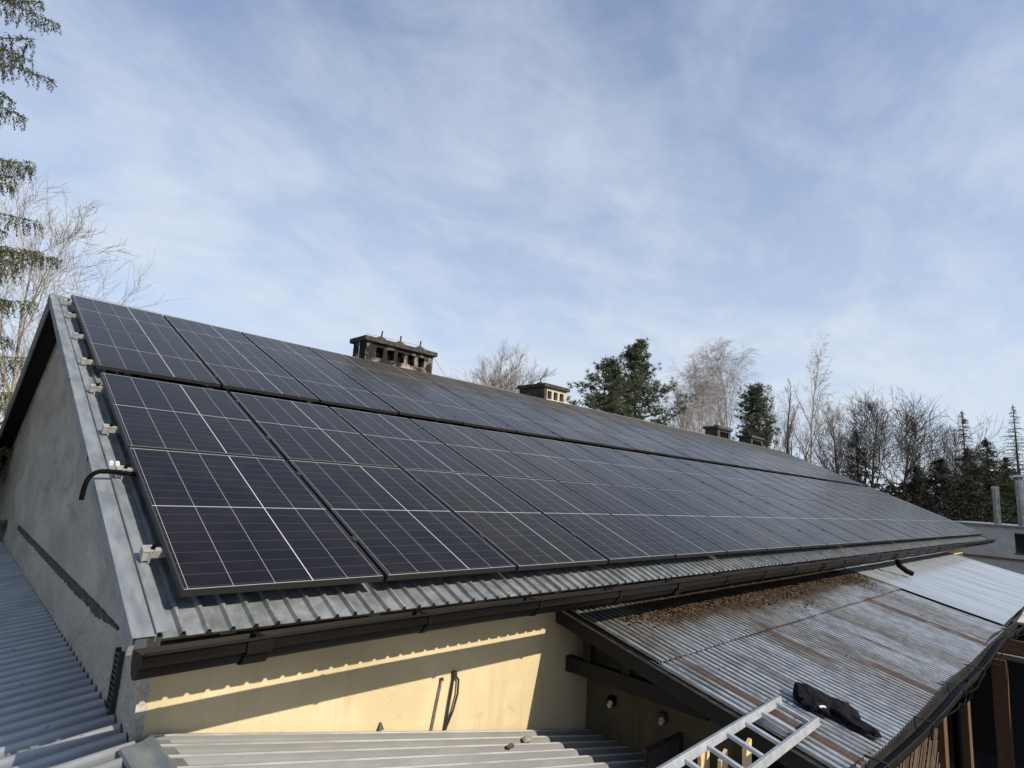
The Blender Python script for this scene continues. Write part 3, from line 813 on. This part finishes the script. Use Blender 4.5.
# planks standing in the sun below the ladder
rnd = random.Random(4)
for i, (px, py, xx_, hw, lab, mt) in enumerate(((703,752,3.20,.06,'pale sunlit plank standing below the ladder, nearest the open window','wood_pale'),(722,757,3.24,.05,'narrow cream plank below the ladder between two wider planks','wood_pale'),(746,746,3.30,.045,'tall pale plank below the ladder with dark edge','wood_pale'))):
    p = at(px, py, 0, xx_)
    g = MB(); g.hexa([(p.x-hw,p.y-.03,0),(p.x+hw,p.y-.03,0),(p.x+hw,p.y,0),(p.x-hw,p.y,0),(p.x-hw-.02,p.y-.03,p.z),(p.x+hw-.02,p.y-.03,p.z+.05),(p.x+hw-.02,p.y,p.z+.05),(p.x-hw-.02,p.y,p.z)])
    tag(bevel(g.build('wooden_plank', M[mt], base=(p.x,p.y,0)), .004), lab, 'plank', 'planks leaning below the ladder')

# cables on the yellow wall
e = empty('wall_cable', (2.12, YF-.01, 2.2), 'single thin dark cable slanting down the sunlit yellow wall', 'cable')
g = MB(); g.tube([(2.165,YF-.012,2.565),(2.155,YF-.02,2.52),(2.13,YF-.02,2.38),(2.10,YF-.02,2.20)], .008, 6); g.build('cable', M['wood_grey'], e, smooth=True)
g = MB(); g.box(2.155,2.185,YF-.016,YF-.001,2.555,2.58); g.build('hook', M['frame_dark'], e)
e = empty('wall_cable', (2.27, YF-.01, 2.2), 'looped double cable hanging from a hook on the yellow wall', 'cable')
g = MB(); g.tube([(2.29,YF-.014,2.59),(2.275,YF-.02,2.5),(2.255,YF-.02,2.36),(2.235,YF-.02,2.19)], .009, 6)
g.tube([(2.295,YF-.014,2.59),(2.335,YF-.022,2.54),(2.335,YF-.024,2.44),(2.30,YF-.024,2.32),(2.24,YF-.02,2.19)], .009, 6); g.build('cable', M['frame_dark'], e, smooth=True)
g = MB(); g.box(2.275,2.31,YF-.03,YF-.001,2.58,2.612); g.build('hook', M['frame_dark'], e)
g = MB(); g.hexa([(1.615,YF-.03,2.325),(1.66,YF-.03,2.325),(1.66,YF-.002,2.325),(1.615,YF-.002,2.325),(1.632,YF-.01,2.37),(1.645,YF-.01,2.37),(1.645,YF-.002,2.37),(1.632,YF-.002,2.37)])
tag(g.build('wall_bracket', M['frame_dark'], base=(1.64,YF,2.32)), 'tiny dark triangular bracket at the foot of the yellow wall', 'bracket')
# stone on the pale sheets
g = MB(); rnd = random.Random(2); rows = []
cxs, cys, czs = 2.90, -2.985, 2.055
for i in range(7):
    ph = -math.pi/2+math.pi*i/6
    rows.append([(cxs+.055*math.cos(ph)*math.cos(th_)*(1+.15*math.sin(3*th_+i)), cys+.04*math.cos(ph)*math.sin(th_)*(1+.12*math.cos(2*th_)), czs+.024*math.sin(ph)) for th_ in [2*math.pi*j/12 for j in range(13)]])
g.grid(rows); tag(g.build('stone', M['stone'], base=(cxs,cys,czs-.02), smooth=True), 'small brown stone lying on the pale corrugated sheets', 'stone')
g = MB(); g.tube([(2.52,-3.13,2.135),(2.56,-3.14,2.14),(2.6,-3.13,2.128)], [.008,.02,.006], 6)
tag(g.build('leaf', M['litter'], base=(2.55,-3.13,2.12)), 'single curled dead leaf on the pale sheets near the stone', 'leaf')

# ------------------------------------------------------------------ ladder lying from the shed ridge to the annex roof
lad = empty('ladder', (2.2, -4.7, 2.58), 'silver aluminium ladder bridging from the pale shed sheets to the rusty roof', 'ladder')
P0 = Vector((3.813, -4.645, 2.638)); D = Vector((-.277, -.004, -.005)); W = Vector((.006, -.262, -.069))
upv = Vector((0, .25, .97)).normalized()
for o_ in (Vector((0,0,0)), W):
    g = MB(); a = P0+o_-D*.35; b = P0+o_+D*11.6
    g.bar(a, b, .022, .050, upv); sd_ = W.normalized()*(1 if o_.length < .1 else -1)
    g.bar(a+upv*.0273, b+upv*.0273, .030, .004, upv)
    bevel(g.build('rail', M['ladder_alu'], lad), .003)
for k in range(12):
    g = MB(); c0 = P0+D*k; g.bar(c0+W*.05, c0+W*.95, .030, .026, upv); bevel(g.build('rung', M['ladder_alu'], lad), .004)

# ------------------------------------------------------------------ jacket on the roof
t = NT('navy jacket cloth'); n = t.noise(30, 4, .6); n2 = t.noise(6, 4, .6, dist=.6)
t.bump(n2, .8, .03); M['jacket'] = t.out(t.mix(t.ramp(n, .3, .7), (.0022,.0024,.0045), (.005,.0052,.009)), .85, 0, .15)
jk = empty('jacket', (4.3, -4.9, AZ(-4.9)), 'dark navy jacket dropped in a heap on the rusty roof beside the ladder', 'jacket')
def heap(path, wid, hgt, seed, name):
    g = MB(); rows = []; n = len(path)
    steps = 36
    for i in range(steps+1):
        f = i/steps*(n-1); k = min(int(f), n-2); u_ = f-k
        p = Vector(path[k]).lerp(Vector(path[k+1]), u_); wd = wid[k]*(1-u_)+wid[k+1]*u_; hg = hgt[k]*(1-u_)+hgt[k+1]*u_
        d_ = (Vector(path[k+1])-Vector(path[k])).normalized(); sx = Vector((d_.y, -d_.x, 0))
        end = min(1, math.sqrt(max(0, min(i, steps-i)/2.5)))
        r = []
        for j in range(25):
            a = 2*math.pi*j/24
            fold = 1+.10*math.sin(3*a+i*.22+seed)+.07*math.sin(5*a-i*.35+seed*2)+.04*math.sin(i*.5+seed)
            q = p+sx*math.cos(a)*wd*fold*(.35+.65*end)
            z_ = max(0.006, hg*(.5+.5*math.sin(a))*fold*(.3+.7*end)) if math.sin(a) > -.2 else .004
            r.append((q.x, q.y, AZ(q.y)+.014+z_))
        rows.append(r)
    g.grid(rows)
    g.f.append(tuple(range(len(g.v)-25, len(g.v)-1))); g.f.append(tuple(range(23, -1, -1)))
    o = g.build(name, M['jacket'], jk, smooth=True)
    md = o.modifiers.new('sub', 'SUBSURF'); md.levels = 2; md.render_levels = 2
    tx = bpy.data.textures.get('crumple') or bpy.data.textures.new('crumple', 'CLOUDS'); tx.noise_scale = .075; tx.noise_depth = 0; tx.noise_basis = 'VORONOI_F2_F1'
    dm = o.modifiers.new('crumple', 'DISPLACE'); dm.texture = tx; dm.strength = .022; dm.mid_level = .3; dm.texture_coords = 'LOCAL'
    return o
heap([(4.23,-4.62,0),(4.27,-4.72,0),(4.32,-4.83,0),(4.36,-4.95,0),(4.37,-5.06,0)], [.105,.12,.085,.115,.075], [.085,.105,.075,.085,.05], 1, 'body')
heap([(4.30,-4.86,0),(4.275,-4.96,0),(4.27,-5.06,0),(4.29,-5.14,0),(4.32,-5.2,0)], [.05,.06,.055,.05,.055], [.06,.07,.06,.05,.035], 4, 'sleeve')
heap([(4.17,-4.70,0),(4.19,-4.80,0),(4.24,-4.88,0)], [.055,.06,.05], [.045,.06,.05], 7, 'sleeve')
heap([(4.40,-4.66,0),(4.44,-4.76,0),(4.45,-4.88,0)], [.05,.06,.04], [.05,.055,.04], 9, 'hood')
g = MB()
q = at(822.8, 707.4, 2, AZ(-4.8)+.125)
for a, b in (((-.028,.010),(.024,-.004)),((-.008,.022),(.004,-.022)),((.012,.016),(.020,-.014))):
    g.bar(q+Vector((a[0], a[1], .004)), q+Vector((b[0], b[1], .004)), .011, .006, (0,-.4,.9))
g.build('logo', M['white'], jk)

# ------------------------------------------------------------------ dry leaves caught below the main gutter
rnd = random.Random(21); g = MB()
for k in range(9000):
    x = rnd.uniform(3.8, 11.2); band_ = .08+.34*(.5+.5*math.sin(x*1.9+.4))*min(1, (x-3.6)/1.2)*(1.15 if x > 6 else .8)
    y = -3.16-abs(rnd.gauss(0, .5))*band_ - rnd.uniform(0,.08)
    if rnd.random() < .012: y = rnd.uniform(-4.6, -3.3)
    zc_ = AZ(y)+.012+.018*(wave(x,.085)-.5)+rnd.uniform(.002,.012)
    a = rnd.uniform(0, 6.28); l_ = rnd.uniform(.006,.022); b_ = l_*rnd.uniform(.3,.7)
    ca, sa = math.cos(a), math.sin(a); t1, t2 = rnd.uniform(-.012,.012), rnd.uniform(-.01,.012)
    g.quad((x-ca*l_, y-sa*l_, zc_+t1), (x+sa*b_, y-ca*b_, zc_+t2), (x+ca*l_, y+sa*l_, zc_-t1*.5), (x-sa*b_, y+ca*b_, zc_+.004))
tag(g.build('leaf_litter', M['litter']), 'brown dry leaves and twigs drifted along the top of the rusty roof', 'leaf litter', kind='stuff')

# ------------------------------------------------------------------ beyond the house: grey flat-roofed building with steel flues
gb = empty('grey_building', (33, -7, 0), 'grey flat roofed building with a black window past the roof end', 'building')
g = MB(); GX = 31.0
wy0, wy1, wz0, wz1 = -4.6, -3.63, 2.70, 3.49
ztop_ = 3.72
g.box(GX, 38, -14, wy0, 0, ztop_); g.box(GX, 38, wy1, -1.4, 0, ztop_); g.box(GX, 38, wy0, wy1, 0, wz0); g.box(GX, 38, wy0, wy1, wz1, ztop_); g.box(GX+.25, 37.9, wy0, wy1, wz0, wz1)
g.build('wall', M['grey_wall'], gb)
g = MB(); g.box(GX+.12, GX+.16, wy0, wy1, wz0, wz1); wnd = g.build('window', M['dark_glass'], gb)
g = MB(); g.box(GX-.03, GX+.1, wy0-.03, wy1+.03, wz0-.05, wz0-.002); g.build('sill', M['frame_dark'], wnd)
g = MB(); g.box(GX-.12, 38.1, -14.1, -1.3, ztop_+.002, ztop_+.07); g.build('roof_edge', M['zinc'], gb)
g = MB(); g.box(GX-.08, GX-.002, -14, -1.4, 2.40, 2.47); g.build('trim', M['brown_trim'], gb)
def flue(px, py_top, rad, capd, lab):
    X_ = GX+.9; p = at(px, py_top, 0, X_)
    e = empty('steel_flue', (p.x, p.y, ztop_+.07), lab, 'flue')
    g = MB(); zt = p.z; g.tube([(p.x,p.y,ztop_+.05),(p.x,p.y,zt)], rad, 20); g.build('pipe', M['steel_pipe'], e, smooth=True)
    g = MB()
    for z_ in (ztop_+.6, ztop_+1.2): g.tube([(p.x,p.y,z_),(p.x,p.y,z_+.05)], rad+.012, 16)
    g.build('joint_band', M['steel_pipe'], e)
    g = MB()
    if capd: g.tube([(p.x,p.y,zt+.10),(p.x,p.y,zt+.12),(p.x,p.y,zt+.22)], [rad*2.3,rad*2.2,.03], 16); g.tube([(p.x+rad*.9,p.y,zt-.02),(p.x+rad*.9,p.y,zt+.11)], .012, 5); g.tube([(p.x-rad*.9,p.y,zt-.02),(p.x-rad*.9,p.y,zt+.11)], .012, 5)
    else: g.tube([(p.x,p.y,zt-.08),(p.x,p.y,zt+.002),(p.x,p.y,zt+.03)], [rad+.02,rad+.02,rad*.8], 16)
    g.build('cowl', M['steel_pipe'], e)
flue(995, 487, .125, False, 'shorter open topped steel flue pipe left of the capped one')
flue(1019, 480, .15, True, 'taller steel flue pipe with a conical rain cap')

# dark timber shed past the porch, lower right
ws = empty('timber_shed', (13.5, -6, 0), 'dark open fronted timber shed beyond the porch posts', 'shed')
g = MB(); g.box(13.0, 13.1, -9.5, -4.25, 0, 2.33); g.box(13.1, 16.5, -9.5, -9.4, 0, 2.33); g.build('wall', M['wood_dark'], ws)
g = MB(); g.box(11.9, 12.1, -5.12, -4.93, 0, 1.82); g.build('pillar', M['wood_brown'], ws)
g = MB(); g.box(12.0, 12.12, -9.5, -4.75, 1.823, 1.90); g.build('beam', M['wood_grey'], ws)
g = MB(); g.box(12.2, 12.26, -5.35, -4.9, 1.902, 2.12); g.build('fascia_board', M['brown_trim'], ws)
g = MB(); g.hexa([(12.4,-9.6,2.36),(17,-9.6,2.45),(17,-5.2,2.45),(12.4,-5.2,2.36),(12.4,-9.6,2.40),(17,-9.6,2.49),(17,-5.2,2.49),(12.4,-5.2,2.40)]); g.build('roof', M['grey_wall'], ws)

# ------------------------------------------------------------------ trees
def bare_tree(name, loc, H, seed, label, cat='bare tree', mats=('bark_grey','bark_brown'), fork=.25, spread=.75, droop=0.0, lev=4, r0=None, nb=(9,7,6,5), ratio=.52, up=.25, twig=.006, group=None):
    rd = random.Random(seed); root = empty(name, loc, label, cat, group)
    tr, cr_ = MB(), MB(); base = Vector(loc); r0 = r0 or H*.016
    def grow(p, d, ln, r, l):
        n = 5 if l < 2 else (4 if l == 2 else 3)
        pts, rad = [p.copy()], [r]; q = p.copy(); dd = d.copy()
        wob = .05 if l == 0 else .12
        for i in range(n):
            dd = dd + Vector((rd.gauss(0,wob), rd.gauss(0,wob), rd.gauss(0,wob*.7)))
            if l > 0: dd.z += up*.35
            if droop and l >= 2: dd.z -= droop*(i+1)/n*(1.0 if l == 2 else 1.8)
            dd.normalize(); q = q+dd*ln/n; pts.append(q.copy()); rad.append(max(twig*.6, r*(1-.8*(i+1)/n) if l else r*(1-.85*(i+1)/n)))
        (tr if l < 2 else cr_).tube(pts, rad, 7 if l == 0 else (5 if l == 1 else 3), cap=False)
        if l >= lev: return
        k = nb[l]
        for j in range(k):
            f = (fork + (1-fork)*(j+rd.random())/k) if l == 0 else (.18+.82*(j+rd.random())/k)
            f = min(f, .98); s_ = f*n; i = min(int(s_), n-1); u_ = s_-i
            pp = pts[i].lerp(pts[i+1], u_); rr = rad[i]*(1-u_)+rad[i+1]*u_
            ax_ = (pts[i+1]-pts[i]).normalized()
            side = Vector((rd.gauss(0,1), rd.gauss(0,1), rd.gauss(0,.5))); side -= ax_*side.dot(ax_)
            if side.length < .01: continue
            side.normalize(); sp_ = spread*rd.uniform(.7,1.25)
            nd = (ax_*math.cos(sp_)+side*math.sin(sp_)).normalized()
            grow(pp, nd, ln*ratio*rd.uniform(.7,1.2)*(1.15-.85*f if l == 0 else 1), max(twig, rr*.62), l+1)
    grow(base, Vector((rd.gauss(0,.03), rd.gauss(0,.03), 1)).normalized(), H*.84, r0, 0)
    tr.build('trunk', M[mats[0]], root, smooth=True); cr_.build('crown', M[mats[1]], root)
    return root
def cards(mb, rd, p, size, n, droop=0.0):
    for _ in range(n):
        d = Vector((rd.gauss(0,1), rd.gauss(0,1), rd.gauss(0,.8)-droop))
        if d.length < .05: continue
        d.normalize(); sd = d.cross(Vector((rd.gauss(0,1), rd.gauss(0,1), rd.gauss(0,1))))
        if sd.length < .05: continue
        sd.normalize(); l_ = size*rd.uniform(.6,1.2); wv = l_*.16
        mb.tri(p-sd*wv, p+sd*wv, p+d*l_)
def conifer(name, loc, H, Rmax, seed, label, cat, leaf, bark='bark_dark', low=.06, whorl=.45, per=7, droop=.35, size=.32, dens=5, sway=.25, group=None, shape=1.0):
    rd = random.Random(seed); root = empty(name, loc, label, cat, group); base = Vector(loc)
    tr, cr_ = MB(), MB()
    tr.tube([base, base+Vector((.05*H*.1,0,H*.5)), base+Vector((0,.02*H*.1,H))], [H*.016, H*.009, .015], 7)
    z = H*low
    while z < H*.985:
        f = z/H; rad = Rmax*(1-f)**shape*(1 if f > .12 else .75+f*2)+.12
        for k in range(per):
            if rd.random() < .14: continue
            a = rd.uniform(0, 6.28); ln = rad*rd.uniform(.55,1.12); d = Vector((math.cos(a), math.sin(a), .25-.15*(1-f)))
            pts = []; n = max(3, int(ln/.45)+2); zz0 = z+rd.uniform(-.2,.2)*whorl
            for i in range(n+1):
                u_ = i/n; pts.append(base+Vector((d.x*ln*u_, d.y*ln*u_, zz0+ln*(d.z*u_-droop*u_*u_*(1.0) + .22*max(0,u_-.7)))))
            tr.tube(pts, [max(.008, H*.0018*(1-.7*i/n)) for i in range(n+1)], 4, cap=False)
            for i in range(1, n+1):
                for _ in range(dens):
                    u_ = rd.random(); p = pts[i-1].lerp(pts[i], u_)
                    wd = sway*ln*(.35+.4*(1-i/n)); p = p+Vector((rd.gauss(0,wd*.6), rd.gauss(0,wd*.6), rd.gauss(0,.10)-.10*size))
                    cards(cr_, rd, p, size*(.4+.6*(1-f)), 4, .5)
        z += whorl*(1-.35*f)
    tr.build('trunk', M[bark], root, smooth=True); cr_.build('crown', M[leaf], root)
    return root
def P_at(px, py, Y): p = at(px, py, 1, Y); return p
def ground_at(px, Y, ref=440): p = at(px, ref, 1, Y); return (p.x, p.y, 0)

# near spruce on the left: drooping boughs with hanging sprays
def near_spruce(loc, H, seed, label):
    rd = random.Random(seed); root = empty('spruce_tree', loc, label, 'spruce'); base = Vector(loc); tr, cr_ = MB(), MB()
    tr.tube([base, base+Vector((0,0,H*.5)), base+Vector((0,0,H))], [.26,.15,.03], 9)
    V = cr_.v; Fc = cr_.f
    def needle(px, py, pz, th_, dl, dz, wv):
        c_, s_ = math.cos(th_), math.sin(th_); i = len(V)
        V.append((px+s_*wv, py-c_*wv, pz)); V.append((px-s_*wv, py+c_*wv, pz)); V.append((px+c_*dl, py+s_*dl, pz-dz)); Fc.append((i, i+1, i+2))
    z = 1.0
    while z < H-.3:
        f = z/H; rad = 3.9*(1-f)**.8+.25; nb_ = 9 if z > 9.5 else 15
        for k in range(nb_):
            a = 2*math.pi*(k+rd.random()*.8)/nb_; ca, sa = math.cos(a), math.sin(a); ln = rad*rd.uniform(.62,1.08); near_ = ca > -.1
            pts = []; n = 9; zz0 = z+rd.uniform(-.3,.3)
            for i in range(n+1):
                u_ = i/n; pts.append(base+Vector((ca*ln*u_, sa*ln*u_, zz0+ln*(-.02*u_-.30*u_*u_+.72*max(0,u_-.55)**1.3))))
            tr.tube(pts, [max(.006,.030*(1-.85*i/n)) for i in range(n+1)], 4, cap=False)
            for q_ in range(int(ln*(60 if near_ else 16))):          # needles clothing the bough itself
                u_ = .25+.75*rd.random(); i = min(int(u_*n), n-1); p = pts[i].lerp(pts[i+1], u_*n-i)
                needle(p.x+rd.gauss(0,.02), p.y+rd.gauss(0,.02), p.z+rd.gauss(0,.02), rd.uniform(0,6.28), .07, rd.uniform(-.02,.06), .016)
            m_ = int(ln*((25 if z > 9 else 38) if near_ else 5))
            for q_ in range(m_):
                u_ = .15+.85*(q_+rd.random())/m_; i = min(int(u_*n), n-1); p = pts[i].lerp(pts[i+1], u_*n-i)
                sg = rd.choice((-1,1)); off = rd.random()*(.30*ln*(1-u_)+.10)
                p = p+Vector((-sa*sg*off+ca*off*.4, ca*sg*off+sa*off*.4, -.10*off)); hl = rd.uniform(.14,.52)*(1.1-.5*u_)
                cnt = int(hl*(105 if near_ else 50)); sx, sy = rd.gauss(0,.12), rd.gauss(0,.12)
                for c_ in range(cnt):
                    v_ = c_/cnt; dl = .052*(1-.4*v_)*rd.uniform(.7,1.3)
                    needle(p.x+sx*v_*hl+rd.gauss(0,.012)+ca*.05*v_, p.y+sy*v_*hl+rd.gauss(0,.012)+sa*.05*v_, p.z-hl*v_, rd.uniform(0,6.28), dl, dl*rd.uniform(.3,1.1), .0125)
        z += .74
    tr.build('trunk', M['bark_dark'], root, smooth=True); cr_.build('crown', M['spruce'], root)
near_spruce((-2.85, 8.8, 0), 22, 8, 'tall spruce with drooping boughs beside the grey gable')
bare_tree('bare_tree', (.55, 15.5, 0), 11.8, 17, 'pale leafless tree rising behind the gable peak', r0=.10, mats=('bark_pale','bark_pale'), spread=.62, up=.18, ratio=.55, twig=.0055, nb=(12,7,6,4), fork=.2)
# pine behind the ridge: tufts on open limbs
def pine_tree(loc, H, seed, label, cw=4.2, tufts=1.0):
    rd = random.Random(seed); root = empty('pine_tree', loc, label, 'pine'); base = Vector(loc); tr, cr_ = MB(), MB()
    tr.tube([base, base+Vector((.2,.1,H*.45)), base+Vector((-.1,.3,H*.8)), base+Vector((0,.2,H))], [.24,.17,.08,.02], 8)
    def tuft(p, s_):
        for _ in range(15):
            d = Vector((rd.gauss(0,1), rd.gauss(0,1), rd.gauss(.45,.8))).normalized(); sd = d.cross(Vector((rd.gauss(0,1), rd.gauss(0,1), rd.gauss(0,1)))).normalized()
            l_ = s_*rd.uniform(.7,1.2); cr_.tri(p-sd*l_*.09, p+sd*l_*.09, p+d*l_)
    z = H*.30
    while z < H*.99:
        f = (z/H-.3)/.7; rad = cw*(1-f)**.8*(.75+.45*min(1,f*3))+.2
        for k in range(int(3+3*(1-f))):
            a = rd.uniform(0,6.28); ln = rad*rd.uniform(.35,1.2); el = rd.uniform(.1,.75)
            pts = []; n = 6
            for i in range(n+1):
                u_ = i/n; pts.append(base+Vector((math.cos(a)*ln*u_+rd.gauss(0,.06), math.sin(a)*ln*u_+rd.gauss(0,.06), z+ln*el*u_*u_-.1*ln*u_)))
            tr.tube(pts, [max(.012,.06*(1-.8*i/n)) for i in range(n+1)], 4, cap=False)
            for i in range(3, n+1):
                for _ in range(int(5.5*tufts)):
                    p = pts[i]+Vector((rd.gauss(0,.32), rd.gauss(0,.32), rd.gauss(.08,.22))); 
                    tr.tube([pts[i], p], [.015,.008], 3, cap=False); tuft(p, .34)
            tuft(pts[-1]+Vector((0,0,.1)), .36)
        z += .40
    tr.build('trunk', M['bark_pine'], root, smooth=True); cr_.build('crown', M['pine'], root)
p = ground_at(606, 22); pine_tree(p, 14.6, 5, 'broad tufted pine above the ridge, right of the cream chimney', cw=5.0)
p = ground_at(636, 22.5); pine_tree(p, 17.4, 9, 'taller pine with a pointed leader, rising from the right side of the broad pine', cw=4.6)
p = ground_at(756, 15); pine_tree(p, 14.2, 15, 'slim dark pine standing in front of the pale birch', cw=2.4, tufts=.8)
BT = 'leafless trees behind the roof'
def bt(px, Y, py_top, seed, label, **kw):
    q = at(px, py_top, 1, Y); gx = at(px, py_top, 1, Y)
    return bare_tree(kw.pop('name','bare_tree'), (gx.x, gx.y, 0), gx.z, seed, label, group=BT, **kw)
BR = dict(name='birch_tree', cat='birch', mats=('bark_birch','twig_birch'), droop=.42, spread=.5, up=.5, nb=(22,10,8,5), ratio=.52, twig=.0085, r0=.17)
bt(735, 28, 333, 31, 'tallest weeping birch with pale twigs, behind the slim pine', **BR)
bt(712, 28, 352, 32, 'birch with a hazy pale crown, leftmost of the birch clump', **BR)
bt(806, 20, 330, 33, 'tall slender birch standing alone right of the clump', **{**BR, 'nb': (18,9,7,4), 'ratio': .36})
bt(782, 21, 368, 34, 'smaller bare tree close beside the lone slender birch', mats=('bark_grey','twig_birch'), spread=.45, up=.5, ratio=.38, twig=.012, nb=(10,7,6,4))
bt(482, 24, 352, 35, 'bare tree just right of the sooty chimney', mats=('bark_grey','bark_pale'), spread=.6, nb=(14,9,7,4), twig=.009)
bt(508, 24, 350, 36, 'bare tree left of the cream chimney', mats=('bark_grey','bark_pale'), spread=.6, nb=(14,9,7,4), twig=.009)
bt(864, 9, 408, 37, 'spreading dark bare tree, leftmost of the row over the roof end', mats=('bark_dark','bark_dark'), spread=.68, nb=(10,8,6,4), twig=.015, ratio=.62, up=.32)
bt(898, 7, 414, 38, 'wide forked bare tree in the middle over the roof end', mats=('bark_dark','bark_dark'), spread=.68, nb=(10,8,6,4), twig=.015, ratio=.62, up=.32)
bt(925, 6, 432, 39, 'lower bare tree beside the dark conifers', mats=('bark_dark','bark_dark'), spread=.75, nb=(9,8,6,4), twig=.014, ratio=.55)
bt(838, 12, 418, 40, 'thin bare tree between the lone birch and the roof end', mats=('bark_dark','bark_brown'), spread=.6, nb=(9,8,6,4), twig=.012, ratio=.5)
def cf(px, Y, py_top, seed, label, leaf='fir_dark', wid=.24, **kw):
    q = at(px, py_top, 1, Y)
    return conifer('conifer_tree', (q.x, q.y, 0), q.z, q.z*wid, seed, label, 'conifer', leaf, **kw)
cf(962, 3, 410, 51, 'tall brownish thin topped conifer left of the steel flues', 'larch', dens=3, per=8, wid=.36, whorl=.5, size=.22)
cf(986, 2.0, 436, 52, 'olive green conifer directly behind the shorter flue', 'fir_olive', wid=.48, whorl=.45, dens=7, size=.38, shape=.8)
cf(1013, 1.4, 404, 53, 'sparse larch like conifer at the right edge', 'larch', dens=3, per=6, wid=.34, whorl=.6, size=.25)
cf(940, 3.6, 456, 54, 'low dark conifer at the far end of the ridge', wid=.55, whorl=.45, dens=7, size=.38, shape=.8)
cf(1006, .8, 456, 55, 'black green conifer between the two flues', wid=.6, whorl=.45, dens=7, size=.38, shape=.8)
cf(1046, .2, 446, 56, 'dark conifer half out of frame right of the capped flue', wid=.6, whorl=.45, dens=7, size=.38, shape=.8)
cf(856, 8.5, 428, 57, 'small dark conifer at the foot of the spreading bare trees', wid=.36, whorl=.5, dens=5, shape=.8)
cf(918, 5.0, 464, 58, 'squat dark conifer right of the lowest forked tree', wid=.65, whorl=.45, dens=7, size=.38, shape=.8)
cf(968, 2.6, 446, 59, 'dense dark conifer below the thin topped one', wid=.55, whorl=.45, dens=7, size=.38, shape=.8)
bt(948, 4.4, 430, 61, 'fuzzy bare tree standing among the dark conifers', mats=('bark_dark','bark_dark'), spread=.6, nb=(9,7,5,3), twig=.014, ratio=.55, up=.4)
bt(832, 15, 392, 62, 'hazy bare tree right behind the lone slender birch', mats=('bark_grey','twig_birch'), spread=.55, nb=(11,8,6,4), twig=.012, ratio=.5, up=.4)
bt(765, 24, 372, 63, 'pale leafless tree between the slim pine and the lone birch', mats=('bark_birch','twig_birch'), spread=.5, nb=(14,9,7,4), twig=.010, ratio=.42, up=.5)
bt(694, 27, 378, 64, 'low pale bare tree just right of the broad pine', mats=('bark_birch','twig_birch'), spread=.5, nb=(14,9,7,4), twig=.010, ratio=.45, up=.5)
# undergrowth behind the roof end: one dark mass
rd = random.Random(77); g = MB()
for k in range(5200):
    px = rd.uniform(845, 1060); Y = rd.uniform(.5, 9)*(1 if px > 930 else 1.3)+ (0 if px > 930 else 2)
    p = at(px, 470, 1, Y)
    if p.x > 120 or p.x < 40: continue
    hh = rd.uniform(.5, 1)*(6.4 if px > 905 else 6.0)
    for z_ in range(3):
        c_ = Vector((p.x+rd.gauss(0,1), p.y+rd.gauss(0,.5), hh*rd.random()**.6)); cards(g, rd, c_, rd.uniform(.2,.42), 11)
tag(g.build('undergrowth', M['shrub']), 'dark thicket filling the space behind the roof end', 'thicket', kind='stuff')
# far wood closing the horizon all round
rd = random.Random(78); g = MB()
for k in range(5200):
    a = rd.uniform(0, 6.283); d_ = rd.uniform(150, 230); hh = 9+3*math.sin(a*9)+2*math.sin(a*23)
    c_ = Vector((d_*math.cos(a), d_*math.sin(a), hh*rd.random()**.7)); cards(g, rd, c_, rd.uniform(2,4.5), 5)
tag(g.build('far_wood', M['shrub']), 'far dark wood along the horizon', 'wood', kind='stuff')
# hedge left of the shed, glimpsed below the spruce
rd = random.Random(79); e = empty('hedge', (-3, 11.5, 0), 'yellow green hedge glimpsed at the left edge below the spruce', 'hedge')
g = MB()
for k in range(1500): cards(g, rd, Vector((rd.uniform(-7,-.2), rd.uniform(10.8,12), 3.0*rd.random()**.7)), rd.uniform(.15,.3), 6)
g.build('foliage', M['fir_olive'], e)
